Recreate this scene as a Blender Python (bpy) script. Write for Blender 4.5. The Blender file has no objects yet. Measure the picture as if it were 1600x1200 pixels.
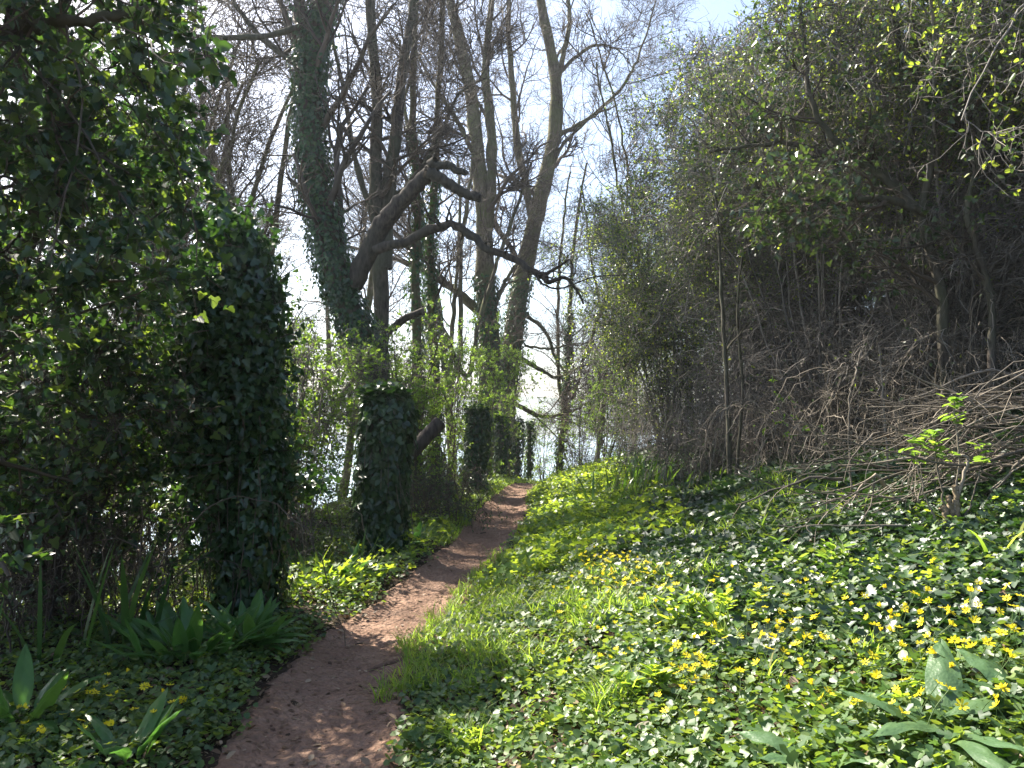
import bpy, math, random
import numpy as np
from mathutils import Vector

rng = np.random.default_rng(11)
random.seed(5)
scene = bpy.context.scene
COL = scene.collection

# ------------------------------------------------------------------ camera geometry
FPX = 1202.0                       # focal length in photograph pixels (1600 wide)
PITCH = math.atan(60 / FPX)
CAMZ = 1.5
cp, sp = math.cos(PITCH), math.sin(PITCH)

def ray(px, py):
    a, b = (px - 800) / FPX, (600 - py) / FPX
    return np.array([a, cp - b * sp, sp + b * cp])

def P(px, py, Y):
    r = ray(px, py)
    return np.array([0, 0, CAMZ]) + r * (Y / r[1])

# ------------------------------------------------------------------ noise
_perm = rng.random((64, 64))
def vnoise(x, y):
    x = np.asarray(x, float); y = np.asarray(y, float)
    xi = np.floor(x).astype(int); yi = np.floor(y).astype(int)
    fx = x - xi; fy = y - yi
    fx = fx * fx * (3 - 2 * fx); fy = fy * fy * (3 - 2 * fy)
    g = lambda i, j: _perm[i % 64, j % 64]
    return (g(xi, yi) * (1 - fx) + g(xi + 1, yi) * fx) * (1 - fy) + (g(xi, yi + 1) * (1 - fx) + g(xi + 1, yi + 1) * fx) * fy
def fbm(x, y, o=3):
    s = 0; a = .5
    for i in range(o):
        s = s + a * vnoise(x * 2 ** i + 7.3 * i, y * 2 ** i + 3.1 * i); a *= .5
    return s

# ------------------------------------------------------------------ terrain
PY = [-12, 0, 3.3, 5.3, 7.5, 9.5, 12.9, 16.4, 19, 24, 30, 45]
PX = [-.6, -.85, -.9, -1.0, -.62, -.42, -.18, .05, .36, 1.2, 2.0, 4]
PW = [.4, .4, .40, .37, .38, .35, .42, .36, .36, .4, .4, .4]
def path_c(y): return np.interp(y, PY, PX)
def path_w(y): return np.interp(y, PY, PW)
def sstep(a, b, x):
    t = np.clip((np.asarray(x, float) - a) / (b - a), 0, 1)
    return t * t * (3 - 2 * t)

def H(x, y):
    x = np.asarray(x, float); y = np.asarray(y, float)
    c, w = path_c(y), path_w(y)
    d = x - c - w
    dl = c - w - x
    bank = np.where(d > 0, np.where(d < .6, .3 * d * d / .6 * .5 + .12 * d, .162 + (d - .6) * .31), 0)
    over = np.maximum(d - 9, 0)
    bank = bank + .45 * np.clip(d - 4.2, 0, 4) - .35 * over
    bank = np.minimum(bank, 9)
    fade = 1 - sstep(34, 90, y)
    z = bank * fade
    z = z + .05 * sstep(0, .35, dl)
    drop = np.maximum(dl - 2.5, 0)
    z = z - np.minimum(.42 * drop + .05 * np.minimum(drop, 2), 22)
    z = z - np.minimum(.085 * np.maximum(y - 19, 0) + .12 * np.maximum(y - 34, 0), 24)
    inpath = np.clip(1 - np.abs(x - c) / w, 0, 1)
    z = z - .05 * sstep(0, .6, inpath)
    near = np.exp(-np.maximum(np.hypot(x, y) - 14, 0) / 10)
    z = z + near * (.10 * (fbm(x * 1.1 + 5, y * 1.1, 2) - .37) + .03 * (fbm(x * 6, y * 6, 2) - .37))
    z = z + near * .022 * (fbm(x * 9 + 3, y * 9, 3) - .4) * (inpath > 0)
    return z

def G(px, py, ymax=40):
    """point of the ground seen at a place in the photograph"""
    r = ray(px, py); o = np.array([0, 0, CAMZ])
    t = np.linspace(.8, ymax, 3000)[:, None]
    q = o + r * t
    below = np.where(q[:, 2] < H(q[:, 0], q[:, 1]))[0]
    i = below[0] if len(below) else -1
    p = q[i].copy(); p[2] = float(H(p[0], p[1]))
    return p

# ------------------------------------------------------------------ mesh building
def mesh_from(name, batches, mats, base=(0, 0, 0), smooth=False):
    """batches: (verts N,k,3 ; faces m,n ; rnd N ; material index)"""
    base = np.asarray(base, float)
    VV, LL, LS, RR, MM, off = [], [], [], [], [], 0
    for b in batches:
        V, F, r = b[0], np.asarray(b[1]), b[2]
        mi = b[3] if len(b) > 3 else 0
        N, k = V.shape[:2]
        if N == 0: continue
        VV.append((V - base).reshape(-1, 3))
        idx = F[None] + (np.arange(N) * k)[:, None, None] + off
        LL.append(idx.reshape(-1))
        LS.append(np.full(N * F.shape[0], F.shape[1]))
        RR.append(np.repeat(r, F.shape[0]))
        MM.append(np.full(N * F.shape[0], mi))
        off += N * k
    V = np.concatenate(VV).astype(np.float32); L = np.concatenate(LL).astype(np.int32)
    S = np.concatenate(LS); R = np.concatenate(RR).astype(np.float32); M = np.concatenate(MM).astype(np.int32)
    me = bpy.data.meshes.new(name)
    me.vertices.add(len(V)); me.vertices.foreach_set('co', V.ravel())
    me.loops.add(len(L)); me.loops.foreach_set('vertex_index', L)
    me.polygons.add(len(S))
    st = np.concatenate([[0], np.cumsum(S)[:-1]]).astype(np.int32)
    me.polygons.foreach_set('loop_start', st)
    me.polygons.foreach_set('material_index', M)
    if smooth: me.polygons.foreach_set('use_smooth', np.ones(len(S), bool))
    a = me.attributes.new('rnd', 'FLOAT', 'FACE'); a.data.foreach_set('value', R)
    me.update(calc_edges=True)
    for m in (mats if isinstance(mats, (list, tuple)) else [mats]): me.materials.append(m)
    return me

def link(name, data, parent=None, loc=None):
    o = bpy.data.objects.new(name, data); COL.objects.link(o)
    if parent is not None: o.parent = parent
    if loc is not None: o.location = loc
    return o
def tag(o, label=None, cat=None, group=None, kind=None):
    if label: o['label'] = label
    if cat: o['category'] = cat
    if group: o['group'] = group
    if kind: o['kind'] = kind
    return o
def thing(name, label, cat, base, group=None):
    o = link(name, None, None, [float(v) for v in base])
    o.empty_display_size = .1
    return tag(o, label, cat, group)
def part(name, batches, mats, parent, base, smooth=False):
    return link(name, mesh_from(name, batches, mats, base, smooth), parent)

def nrm(v): return v / np.maximum(np.linalg.norm(v, axis=-1, keepdims=True), 1e-9)
def rvec(n): return nrm(rng.normal(size=(n, 3)))

# ---- tubes -------------------------------------------------------------
def tubes(Pt, R, sides=4, rnd=None):
    """Pt N,k,3; R N,k -> batch"""
    N, k = Pt.shape[:2]
    T = np.empty_like(Pt)
    T[:, 1:-1] = Pt[:, 2:] - Pt[:, :-2]; T[:, 0] = Pt[:, 1] - Pt[:, 0]; T[:, -1] = Pt[:, -1] - Pt[:, -2]
    T = nrm(T)
    ref = rvec(N)[:, None, :]
    U = ref - T * (ref * T).sum(-1, keepdims=True)
    U = nrm(U); W = np.cross(T, U)
    a = np.arange(sides) * 2 * math.pi / sides
    ring = U[:, :, None, :] * np.cos(a)[None, None, :, None] + W[:, :, None, :] * np.sin(a)[None, None, :, None]
    V = Pt[:, :, None, :] + ring * R[:, :, None, None]
    V = V.reshape(N, k * sides, 3)
    F = []
    for i in range(k - 1):
        for j in range(sides):
            j2 = (j + 1) % sides
            F.append([i * sides + j, i * sides + j2, (i + 1) * sides + j2, (i + 1) * sides + j])
    return (V, F, rng.random(N) if rnd is None else rnd)

def cap(Pt, R, sides, which=-1):
    """a blunt sawn end for a single tube"""
    c = Pt[0, which]; n = nrm(Pt[0, which] - Pt[0, which - 1 if which == -1 else 1])
    ref = rvec(1)[0]; u = nrm(ref - n * ref.dot(n)); w = np.cross(n, u)
    a = np.arange(sides) * 2 * math.pi / sides
    V = c + R[0, which] * 1.0 * (np.cos(a)[:, None] * u + np.sin(a)[:, None] * w)
    V = np.concatenate([V, [c + n * R[0, which] * .12]])
    return (V[None], [[j, (j + 1) % sides, sides] for j in range(sides)], np.array([.5]))

def resample(pts, k):
    pts = np.asarray(pts, float)
    n = len(pts)
    # Catmull-Rom through the points
    ext = np.vstack([2 * pts[0] - pts[1], pts, 2 * pts[-1] - pts[-2]])
    out = []
    for u in np.linspace(0, n - 1 - 1e-6, k):
        i = int(u); t = u - i
        a, b, c, d = ext[i], ext[i + 1], ext[i + 2], ext[i + 3]
        out.append(.5 * (2 * b + (c - a) * t + (2 * a - 5 * b + 4 * c - d) * t * t + (3 * b - a - 3 * c + d) * t ** 3))
    return np.array(out)

def stem(pts, r0, r1, k=28, wob=.02, depth=None):
    """pts: pixels with one depth, or world points"""
    if depth is not None:
        m = len(pts)
        dep = np.linspace(depth[0], depth[1], m) if isinstance(depth, tuple) else [depth] * m
        pts = [P(p[0], p[1], dd) for p, dd in zip(pts, dep)]
    Q = resample(pts, k)
    n = rng.normal(size=Q.shape) * wob
    n[0] *= .2
    Q = Q + n
    R = np.linspace(r0, r1, k) * (1 + .07 * rng.normal(size=k))
    return Q[None], np.abs(R)[None]

def rows(S, k=28):
    """join stems of equal k"""
    return np.concatenate([s[0] for s in S]), np.concatenate([s[1] for s in S])

def grow(Pp, Rp, n, t0, t1, L0, L1, a0, a1, k, wig, up, rs=.6, rmin=.002, tip=.35, taper=.5):
    N, kp = Pp.shape[:2]
    M = int(N * n)
    i = rng.integers(0, N, M)
    t = t0 + (t1 - t0) * rng.random(M)
    u = t * (kp - 1); j = np.minimum(u.astype(int), kp - 2); f = (u - j)[:, None]
    o = Pp[i, j] * (1 - f) + Pp[i, j + 1] * f
    r = Rp[i, j] * (1 - f[:, 0]) + Rp[i, j + 1] * f[:, 0]
    T = nrm(Pp[i, j + 1] - Pp[i, j])
    v = rvec(M); v = nrm(v - T * (v * T).sum(-1, keepdims=True))
    a = np.radians(a0 + (a1 - a0) * rng.random(M))[:, None]
    d = nrm(T * np.cos(a) + v * np.sin(a))
    L = (L0 + (L1 - L0) * rng.random(M)) * (1 - taper * (t - t0) / max(t1 - t0, 1e-6))
    pts = [o]
    for s in range(k - 1):
        d = nrm(d + rng.normal(size=d.shape) * wig + np.array([0, 0, up]))
        pts.append(pts[-1] + d * (L / (k - 1))[:, None])
    C = np.stack(pts, 1)
    rr = np.maximum(r * rs, rmin)
    R = rr[:, None] * np.linspace(1, tip, k)[None]
    return C, np.maximum(R, rmin * .6)

# ---- leaves ------------------------------------------------------------
def halves(left):
    """mirror a left outline (from base to tip) to a two-piece leaf folded on its midrib"""
    L = np.array(left, float); n = len(L)
    Rm = L[1:-1] * [-1, 1, 1]
    V = np.vstack([L, Rm])
    fl = list(range(n))
    fr = [0] + [n - 1] + list(range(n + len(Rm) - 1, n - 1, -1))
    return V, np.array([fl[::-1], fr[::-1]])
TPL = {
    'ivy': halves([(0, 0, 0), (-.30, -.16, .06), (-.52, .12, .10), (-.30, .32, .06), (-.30, .60, .08), (0, 1, -.06)]),
    'oval': halves([(0, 0, 0), (-.22, .2, .06), (-.30, .5, .08), (-.17, .82, .03), (0, 1, -.08)]),
    'heart': halves([(0, 0, 0), (-.28, -.16, .05), (-.52, .15, .10), (-.46, .55, .10), (-.2, .88, .04), (0, .95, 0)]),
    'dia': (np.array([(0, 0, 0), (-.34, .48, .1), (0, 1, -.05), (.34, .48, .1)], float), np.array([[0, 2, 1], [0, 3, 2]])),
    'trefoil': halves([(0, 0, 0), (-.5, .0, .08), (-.55, .35, .1), (-.15, .4, .02), (-.28, .8, .06), (0, 1, 0)]),
}
def leaves(pos, nor, tip, size, tpl='dia', mi=0, rnd=None, aspect=1.0):
    V0, F = TPL[tpl]
    n = nrm(nor)
    y = tip - n * (tip * n).sum(-1, keepdims=True)
    y = nrm(y + 1e-6); x = np.cross(y, n)
    s = size[:, None, None]
    V = pos[:, None] + s * (x[:, None] * V0[None, :, :1] * aspect + y[:, None] * V0[None, :, 1:2] + n[:, None] * V0[None, :, 2:3])
    return (V, F, rng.random(len(pos)) if rnd is None else rnd, mi)

def on_twigs(C, per, s0, s1, tpl='dia', t0=.2, up=.5, droop=0., spread=.01, mi=0):
    N, k = C.shape[:2]; M = int(N * per)
    i = rng.integers(0, N, M); t = t0 + (1 - t0) * rng.random(M)
    u = t * (k - 1); j = np.minimum(u.astype(int), k - 2); f = (u - j)[:, None]
    o = C[i, j] * (1 - f) + C[i, j + 1] * f + rng.normal(size=(M, 3)) * spread
    T = nrm(C[i, j + 1] - C[i, j])
    nor = nrm(rvec(M) + np.array([0, 0, up]))
    tip = nrm(T * .7 + rvec(M) * .8 + np.array([0, 0, -droop]))
    return leaves(o, nor, tip, s0 + (s1 - s0) * rng.random(M), tpl, mi)

def ivy_on(Q, R, n, s0, s1, shag=.12, tpl='ivy', t0=0, t1=1, mi=0):
    """ivy leaves hugging a single stem Q (k,3), R (k,)"""
    k = len(Q)
    t = t0 + (t1 - t0) * rng.random(n)
    u = t * (k - 1); j = np.minimum(u.astype(int), k - 2); f = (u - j)[:, None]
    o = Q[j] * (1 - f) + Q[j + 1] * f
    r = R[j] * (1 - f[:, 0]) + R[j + 1] * f[:, 0]
    T = nrm(Q[j + 1] - Q[j])
    v = rvec(n); v = nrm(v - T * (v * T).sum(-1, keepdims=True))
    ang = np.arctan2(v[:, 1], v[:, 0])
    bump = fbm(ang * 1.6 + 9, o[:, 2] * 2.2, 2)
    off = r * (.95 + .25 * rng.random(n)) + shag * (np.abs(rng.normal(size=n)) * .5 + 1.6 * np.maximum(bump - .3, 0))
    pos = o + v * off[:, None]
    nor = nrm(v + .55 * rvec(n) + np.array([0, 0, .25]))
    tip = nrm(np.array([0, 0, -1.]) + .8 * rvec(n))
    return leaves(pos, nor, tip, s0 + (s1 - s0) * rng.random(n), tpl, mi)

def ivy_core(Q, R, f=.98, sides=12):
    return tubes(Q[None], R[None] * f, sides)

# ---- blades ------------------------------------------------------------
def blades(base, dirv, L, W, bend, k=5, mi=0):
    """curved tapering strips, base N,3; dirv N,3; bend N"""
    N = len(base)
    d = nrm(dirv.copy())
    h = nrm(np.stack([d[:, 0], d[:, 1], np.zeros(N)], 1) + 1e-4 * rvec(N))
    side = np.cross(d, h); side = nrm(side + 1e-5 * rvec(N))
    pts = [base]
    for s in range(k - 1):
        pts.append(pts[-1] + d * (L / (k - 1))[:, None])
        d = nrm(d + h * (bend / (k - 1))[:, None] - np.array([0, 0, 1]) * (bend / (k - 1))[:, None] * .75)
    C = np.stack(pts, 1)
    prof = np.array([.75, 1, .85, .55, .04]) if k == 5 else np.interp(np.linspace(0, 1, k), [0, .3, .7, 1], [.7, 1, .7, .03])
    w = (W[:, None] * prof[None])[:, :, None] * side[:, None] * .5
    V = np.stack([C - w, C + w], 2).reshape(N, 2 * k, 3)
    F = [[2 * i, 2 * i + 1, 2 * i + 3, 2 * i + 2] for i in range(k - 1)]
    return (V, F, rng.random(N), mi)

def broad_leaf(base, az, elev, L, W, bend, wave=.0, fold=.25, nu=17, nv=10):
    """one big leaf as a curved grid with a folded midrib, wavy edge and short stalk"""
    d = np.array([math.cos(az) * math.cos(elev), math.sin(az) * math.cos(elev), math.sin(elev)])
    hz = np.array([math.cos(az), math.sin(az), 0]); side = np.array([-math.sin(az), math.cos(az), 0])
    c = np.asarray(base, float).copy(); V = []
    ph = random.random() * 6
    for i in range(nu):
        u = i / (nu - 1)
        n = np.cross(d, side) * -1
        n = n / np.linalg.norm(n)
        if n[2] < 0 and elev < 1.2 and u < .3: n = -n
        wd = W * (.10 if u < .12 else math.sin(math.pi * min(1, (u - .08) / .92) ** .75) ** .8 + .02)
        for j in range(nv + 1):
            v = (j / nv - .5) * 2
            V.append(c + side * v * wd * .5 + n * (abs(v) * fold * wd * .5 + wave * W * abs(v) ** 2 * math.sin(ph + u * 17 + (1.5 if v > 0 else 0))
                     + .045 * W * math.cos(abs(v) * 7 + u * 26) * (1 - abs(v))))
        d = d - np.array([0, 0, 1]) * bend / nu + hz * bend / nu * .4
        d = d / np.linalg.norm(d)
        c = c + d * L / (nu - 1)
    F = []
    for i in range(nu - 1):
        for j in range(nv):
            a = i * (nv + 1) + j
            F.append([a, a + 1, a + nv + 2, a + nv + 1])
    return (np.array(V)[None], F, np.array([random.random()]))

# ------------------------------------------------------------------ materials
def newmat(name):
    m = bpy.data.materials.new(name); m.use_nodes = True
    nt = m.node_tree; nt.nodes.clear()
    out = nt.nodes.new('ShaderNodeOutputMaterial')
    return m, nt, out
def ramp(nt, cols):
    r = nt.nodes.new('ShaderNodeValToRGB'); e = r.color_ramp.elements
    while len(e) < len(cols): e.new(.5)
    for i, c in enumerate(cols):
        e[i].position = i / (len(cols) - 1); e[i].color = (*c, 1)
    return r
def leaf_mat(name, cols, tcols, tfac=.35, rough=.35, spec=.5):
    m, nt, out = newmat(name)
    at = nt.nodes.new('ShaderNodeAttribute'); at.attribute_name = 'rnd'
    r1, r2 = ramp(nt, cols), ramp(nt, tcols)
    nt.links.new(at.outputs['Fac'], r1.inputs[0]); nt.links.new(at.outputs['Fac'], r2.inputs[0])
    p = nt.nodes.new('ShaderNodeBsdfPrincipled')
    p.inputs['Roughness'].default_value = rough; p.inputs['Specular IOR Level'].default_value = spec
    tc = nt.nodes.new('ShaderNodeTexCoord'); nz = nt.nodes.new('ShaderNodeTexNoise'); nz.inputs['Scale'].default_value = 60
    mx = nt.nodes.new('ShaderNodeMix'); mx.data_type = 'RGBA'; mx.blend_type = 'MULTIPLY'; mx.inputs[0].default_value = .5
    nr = ramp(nt, [(.55, .55, .55), (1.2, 1.2, 1.15)])
    nt.links.new(tc.outputs['Object'], nz.inputs['Vector']); nt.links.new(nz.outputs['Fac'], nr.inputs[0])
    nt.links.new(r1.outputs[0], mx.inputs[6]); nt.links.new(nr.outputs[0], mx.inputs[7])
    nt.links.new(mx.outputs[2], p.inputs['Base Color'])
    t = nt.nodes.new('ShaderNodeBsdfTranslucent'); nt.links.new(r2.outputs[0], t.inputs['Color'])
    s = nt.nodes.new('ShaderNodeMixShader'); s.inputs[0].default_value = tfac
    nt.links.new(p.outputs[0], s.inputs[1]); nt.links.new(t.outputs[0], s.inputs[2])
    nt.links.new(s.outputs[0], out.inputs[0])
    return m
def bark_mat(name, c0, c1, c2, scale=9, bump=.6, rough=.9):
    m, nt, out = newmat(name)
    tc = nt.nodes.new('ShaderNodeTexCoord')
    mp = nt.nodes.new('ShaderNodeMapping'); mp.inputs['Scale'].default_value = (1, 1, .35)
    nt.links.new(tc.outputs['Object'], mp.inputs[0])
    n1 = nt.nodes.new('ShaderNodeTexNoise'); n1.inputs['Scale'].default_value = scale * 2.2; n1.inputs['Detail'].default_value = 6
    n2 = nt.nodes.new('ShaderNodeTexNoise'); n2.inputs['Scale'].default_value = 1.7; n2.inputs['Detail'].default_value = 4
    nt.links.new(mp.outputs[0], n1.inputs['Vector']); nt.links.new(tc.outputs['Object'], n2.inputs['Vector'])
    r1 = ramp(nt, [c0, c0, c1, c1])
    nt.links.new(n1.outputs['Fac'], r1.inputs[0])
    mx = nt.nodes.new('ShaderNodeMix'); mx.data_type = 'RGBA'
    rr = ramp(nt, [(0, 0, 0), (0, 0, 0), (.8, .8, .8), (.8, .8, .8)])
    nt.links.new(n2.outputs['Fac'], rr.inputs[0]); nt.links.new(rr.outputs[0], mx.inputs[0])
    nt.links.new(r1.outputs[0], mx.inputs[6]); mx.inputs[7].default_value = (*c2, 1)
    p = nt.nodes.new('ShaderNodeBsdfPrincipled'); p.inputs['Roughness'].default_value = rough
    p.inputs['Specular IOR Level'].default_value = .25
    nt.links.new(mx.outputs[2], p.inputs['Base Color'])
    b = nt.nodes.new('ShaderNodeBump'); b.inputs['Strength'].default_value = bump; b.inputs['Distance'].default_value = .02
    nt.links.new(n1.outputs['Fac'], b.inputs['Height']); nt.links.new(b.outputs[0], p.inputs['Normal'])
    nt.links.new(p.outputs[0], out.inputs[0])
    return m
def twig_mat(name, cols, rough=.75, spec=.3):
    m, nt, out = newmat(name)
    at = nt.nodes.new('ShaderNodeAttribute'); at.attribute_name = 'rnd'
    r1 = ramp(nt, cols); nt.links.new(at.outputs['Fac'], r1.inputs[0])
    p = nt.nodes.new('ShaderNodeBsdfPrincipled'); p.inputs['Roughness'].default_value = rough
    p.inputs['Specular IOR Level'].default_value = spec
    nt.links.new(r1.outputs[0], p.inputs['Base Color']); nt.links.new(p.outputs[0], out.inputs[0])
    return m
def soil_mat(name, cols, sc=6, bump=.8):
    m, nt, out = newmat(name)
    tc = nt.nodes.new('ShaderNodeTexCoord')
    n1 = nt.nodes.new('ShaderNodeTexNoise'); n1.inputs['Scale'].default_value = sc; n1.inputs['Detail'].default_value = 10; n1.inputs['Roughness'].default_value = .7
    n2 = nt.nodes.new('ShaderNodeTexNoise'); n2.inputs['Scale'].default_value = sc * 14; n2.inputs['Detail'].default_value = 5
    n3 = nt.nodes.new('ShaderNodeTexVoronoi'); n3.inputs['Scale'].default_value = sc * 9
    for n in (n1, n2, n3): nt.links.new(tc.outputs['Object'], n.inputs['Vector'])
    r1 = ramp(nt, cols); nt.links.new(n1.outputs['Fac'], r1.inputs[0])
    mx = nt.nodes.new('ShaderNodeMix'); mx.data_type = 'RGBA'; mx.blend_type = 'MULTIPLY'; mx.inputs[0].default_value = .7
    r2 = ramp(nt, [(.35, .33, .32), (.8, .8, .8), (1.3, 1.25, 1.2)]); nt.links.new(n2.outputs['Fac'], r2.inputs[0])
    nt.links.new(r1.outputs[0], mx.inputs[6]); nt.links.new(r2.outputs[0], mx.inputs[7])
    p = nt.nodes.new('ShaderNodeBsdfPrincipled'); p.inputs['Roughness'].default_value = .95; p.inputs['Specular IOR Level'].default_value = .15
    nt.links.new(mx.outputs[2], p.inputs['Base Color'])
    ad = nt.nodes.new('ShaderNodeMath'); ad.operation = 'ADD'
    nt.links.new(n2.outputs['Fac'], ad.inputs[0]); nt.links.new(n3.outputs['Distance'], ad.inputs[1])
    b = nt.nodes.new('ShaderNodeBump'); b.inputs['Strength'].default_value = bump; b.inputs['Distance'].default_value = .015
    nt.links.new(ad.outputs[0], b.inputs['Height']); nt.links.new(b.outputs[0], p.inputs['Normal'])
    nt.links.new(p.outputs[0], out.inputs[0])
    return m

M_IVY = leaf_mat('ivy_leaf', [(.018, .045, .018), (.03, .07, .025), (.05, .10, .03)], [(.05, .14, .02), (.12, .26, .03)], .18, .34, .5)
M_IVYC = leaf_mat('ivy_carpet_leaf', [(.022, .046, .026), (.034, .066, .032), (.055, .095, .045)], [(.05, .14, .02), (.12, .26, .03)], .15, .42, .55)
M_BROAD = leaf_mat('broad_dark_leaf', [(.022, .045, .026), (.032, .064, .032), (.045, .085, .036)], [(.03, .09, .02), (.07, .17, .025), (.14, .28, .03), (.45, .62, .06)], .27, .36, .55)
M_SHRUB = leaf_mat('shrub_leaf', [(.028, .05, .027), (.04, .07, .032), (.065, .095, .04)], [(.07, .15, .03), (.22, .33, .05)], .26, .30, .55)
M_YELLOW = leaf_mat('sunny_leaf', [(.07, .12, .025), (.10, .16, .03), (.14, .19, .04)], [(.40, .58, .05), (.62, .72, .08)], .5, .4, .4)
M_SPRING = leaf_mat('spring_leaf', [(.08, .16, .03), (.11, .20, .04), (.15, .24, .05)], [(.28, .50, .05), (.45, .62, .07)], .45, .42, .4)
M_COVER = leaf_mat('celandine_leaf', [(.032, .075, .028), (.055, .115, .038), (.09, .16, .05), (.16, .22, .07)], [(.18, .32, .03), (.40, .50, .05)], .33, .48, .5)
M_HERB = leaf_mat('herb_leaf', [(.07, .15, .03), (.09, .18, .035), (.12, .22, .04)], [(.42, .62, .04), (.62, .74, .06)], .47, .42, .4)
M_GRASS = leaf_mat('grass_blade', [(.10, .19, .028), (.15, .25, .04), (.21, .29, .06), (.36, .31, .15)], [(.38, .64, .05), (.58, .76, .08)], .5, .45, .35)
M_IRIS = leaf_mat('iris_blade', [(.03, .08, .025), (.05, .11, .035), (.07, .14, .05)], [(.10, .26, .03), (.22, .42, .05)], .28, .35, .5)
M_SWORD = leaf_mat('sword_leaf', [(.05, .12, .03), (.08, .16, .045), (.11, .19, .06)], [(.20, .42, .04), (.36, .56, .06)], .4, .38, .5)
M_GARLIC = leaf_mat('garlic_leaf', [(.06, .15, .035), (.09, .19, .045)], [(.14, .36, .05), (.22, .44, .06)], .28, .34, .5)
M_DOCK = leaf_mat('dock_leaf', [(.06, .12, .05), (.08, .14, .06)], [(.16, .34, .05), (.26, .42, .06)], .13, .42, .45)
M_PETAL = leaf_mat('yellow_petal', [(.88, .70, .02), (.92, .80, .05)], [(.92, .78, .03), (.96, .84, .06)], .35, .55, .3)
M_HEART = leaf_mat('flower_heart', [(.45, .38, .02), (.55, .45, .03)], [(.4, .4, .02), (.4, .4, .02)], .1, .6, .2)
M_STEM = leaf_mat('green_stem', [(.10, .17, .05), (.14, .18, .06)], [(.2, .35, .05), (.3, .4, .06)], .2, .5, .3)
M_LITTER = leaf_mat('dead_leaf', [(.10, .06, .035), (.2, .13, .08), (.34, .26, .18)], [(.2, .1, .04), (.3, .2, .1)], .1, .6, .3)
M_RED = leaf_mat('russet_leaf', [(.35, .09, .03), (.45, .16, .04)], [(.5, .15, .04), (.5, .2, .05)], .3, .5, .3)
M_BARK = bark_mat('bark', (.035, .028, .024), (.11, .09, .074), (.085, .09, .052), 9, .9)
M_BARK2 = bark_mat('mossy_bark', (.06, .05, .035), (.16, .135, .09), (.12, .13, .05))
M_DEADW = bark_mat('dead_wood', (.03, .023, .02), (.10, .078, .064), (.06, .055, .04), 9, 1.0)
M_STUMP = bark_mat('stump_bark', (.13, .095, .065), (.26, .2, .135), (.2, .16, .1))
M_ROOT = bark_mat('root_bark', (.09, .05, .036), (.19, .115, .08), (.14, .09, .065))
M_TWIGT = twig_mat('thicket_twig_sunlit', [(.08, .074, .068), (.15, .135, .12), (.30, .265, .23)])  # pale end of the range paints sun glints onto random twigs
M_PALE = bark_mat('cut_wood', (.30, .22, .14), (.42, .32, .2), (.36, .26, .16), 12, .2)
M_TWIG = twig_mat('twig', [(.05, .04, .033), (.085, .066, .05), (.13, .10, .075)])
M_TWIGP = twig_mat('pale_twig', [(.075, .064, .053), (.14, .118, .092), (.25, .21, .165)])
M_STONE = bark_mat('pillar_stone', (.16, .13, .11), (.3, .26, .22), (.14, .15, .1), 6)
M_SOIL = soil_mat('bank_soil', [(.02, .016, .011), (.05, .036, .025), (.08, .06, .04)], 3)
M_PATH = soil_mat('red_earth', [(.125, .074, .052), (.27, .17, .122), (.44, .31, .235)], 3.2, 1.2)

for mm, sc_, st_ in ((M_DOCK, 120, .3), (M_GARLIC, 60, .12)):
    nt = mm.node_tree; p = [n for n in nt.nodes if n.type == 'BSDF_PRINCIPLED'][0]
    tc = nt.nodes.new('ShaderNodeTexCoord'); vz = nt.nodes.new('ShaderNodeTexVoronoi'); vz.inputs['Scale'].default_value = sc_; vz.feature = 'SMOOTH_F1'
    b_ = nt.nodes.new('ShaderNodeBump'); b_.inputs['Strength'].default_value = st_; b_.inputs['Distance'].default_value = .004
    nt.links.new(tc.outputs['Object'], vz.inputs['Vector']); nt.links.new(vz.outputs['Distance'], b_.inputs['Height']); nt.links.new(b_.outputs[0], p.inputs['Normal'])

# ------------------------------------------------------------------ world, sun, camera
SUN_AZ, SUN_EL = math.radians(-45), math.radians(45)
w = bpy.data.worlds.new("World"); scene.world = w; w.use_nodes = True
nt = w.node_tree; nt.nodes.clear()
wo = nt.nodes.new('ShaderNodeOutputWorld'); bg = nt.nodes.new('ShaderNodeBackground'); sk = nt.nodes.new('ShaderNodeTexSky')
sk.sky_type = 'NISHITA'; sk.sun_disc = False; sk.sun_elevation = SUN_EL; sk.sun_rotation = SUN_AZ
sk.air_density = 1.0; sk.dust_density = 2.2; sk.ozone_density = 1.0
bg.inputs[1].default_value = .085
nt.links.new(sk.outputs[0], bg.inputs[0]); nt.links.new(bg.outputs[0], wo.inputs[0])
sd = bpy.data.lights.new('sun', 'SUN'); sd.energy = 5; sd.angle = math.radians(.6); sd.color = (1, .93, .80)
so = link('sun', sd)
sv = Vector((math.sin(SUN_AZ) * math.cos(SUN_EL), math.cos(SUN_AZ) * math.cos(SUN_EL), math.sin(SUN_EL)))
so.rotation_euler = (-sv).to_track_quat('-Z', 'Y').to_euler()
so.location = (0, 0, 30)
cam = bpy.data.cameras.new('camera'); co = link('camera', cam)
cam.sensor_width = 36; cam.lens = 36 * FPX / 1600; cam.clip_end = 9000; cam.clip_start = .05
co.location = (0, 0, CAMZ); co.rotation_euler = (math.pi / 2 + PITCH, 0, 0)
scene.camera = co
scene.view_settings.view_transform = 'Standard'; scene.view_settings.look = 'None'
scene.view_settings.exposure = 1.9; scene.view_settings.gamma = 1
scene.render.engine = 'CYCLES'
cy = scene.cycles
cy.max_bounces = 8; cy.diffuse_bounces = 4; cy.glossy_bounces = 2; cy.transmission_bounces = 5; cy.volume_bounces = 0
cy.use_denoising = True
cy.sample_clamp_indirect = 6

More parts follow.
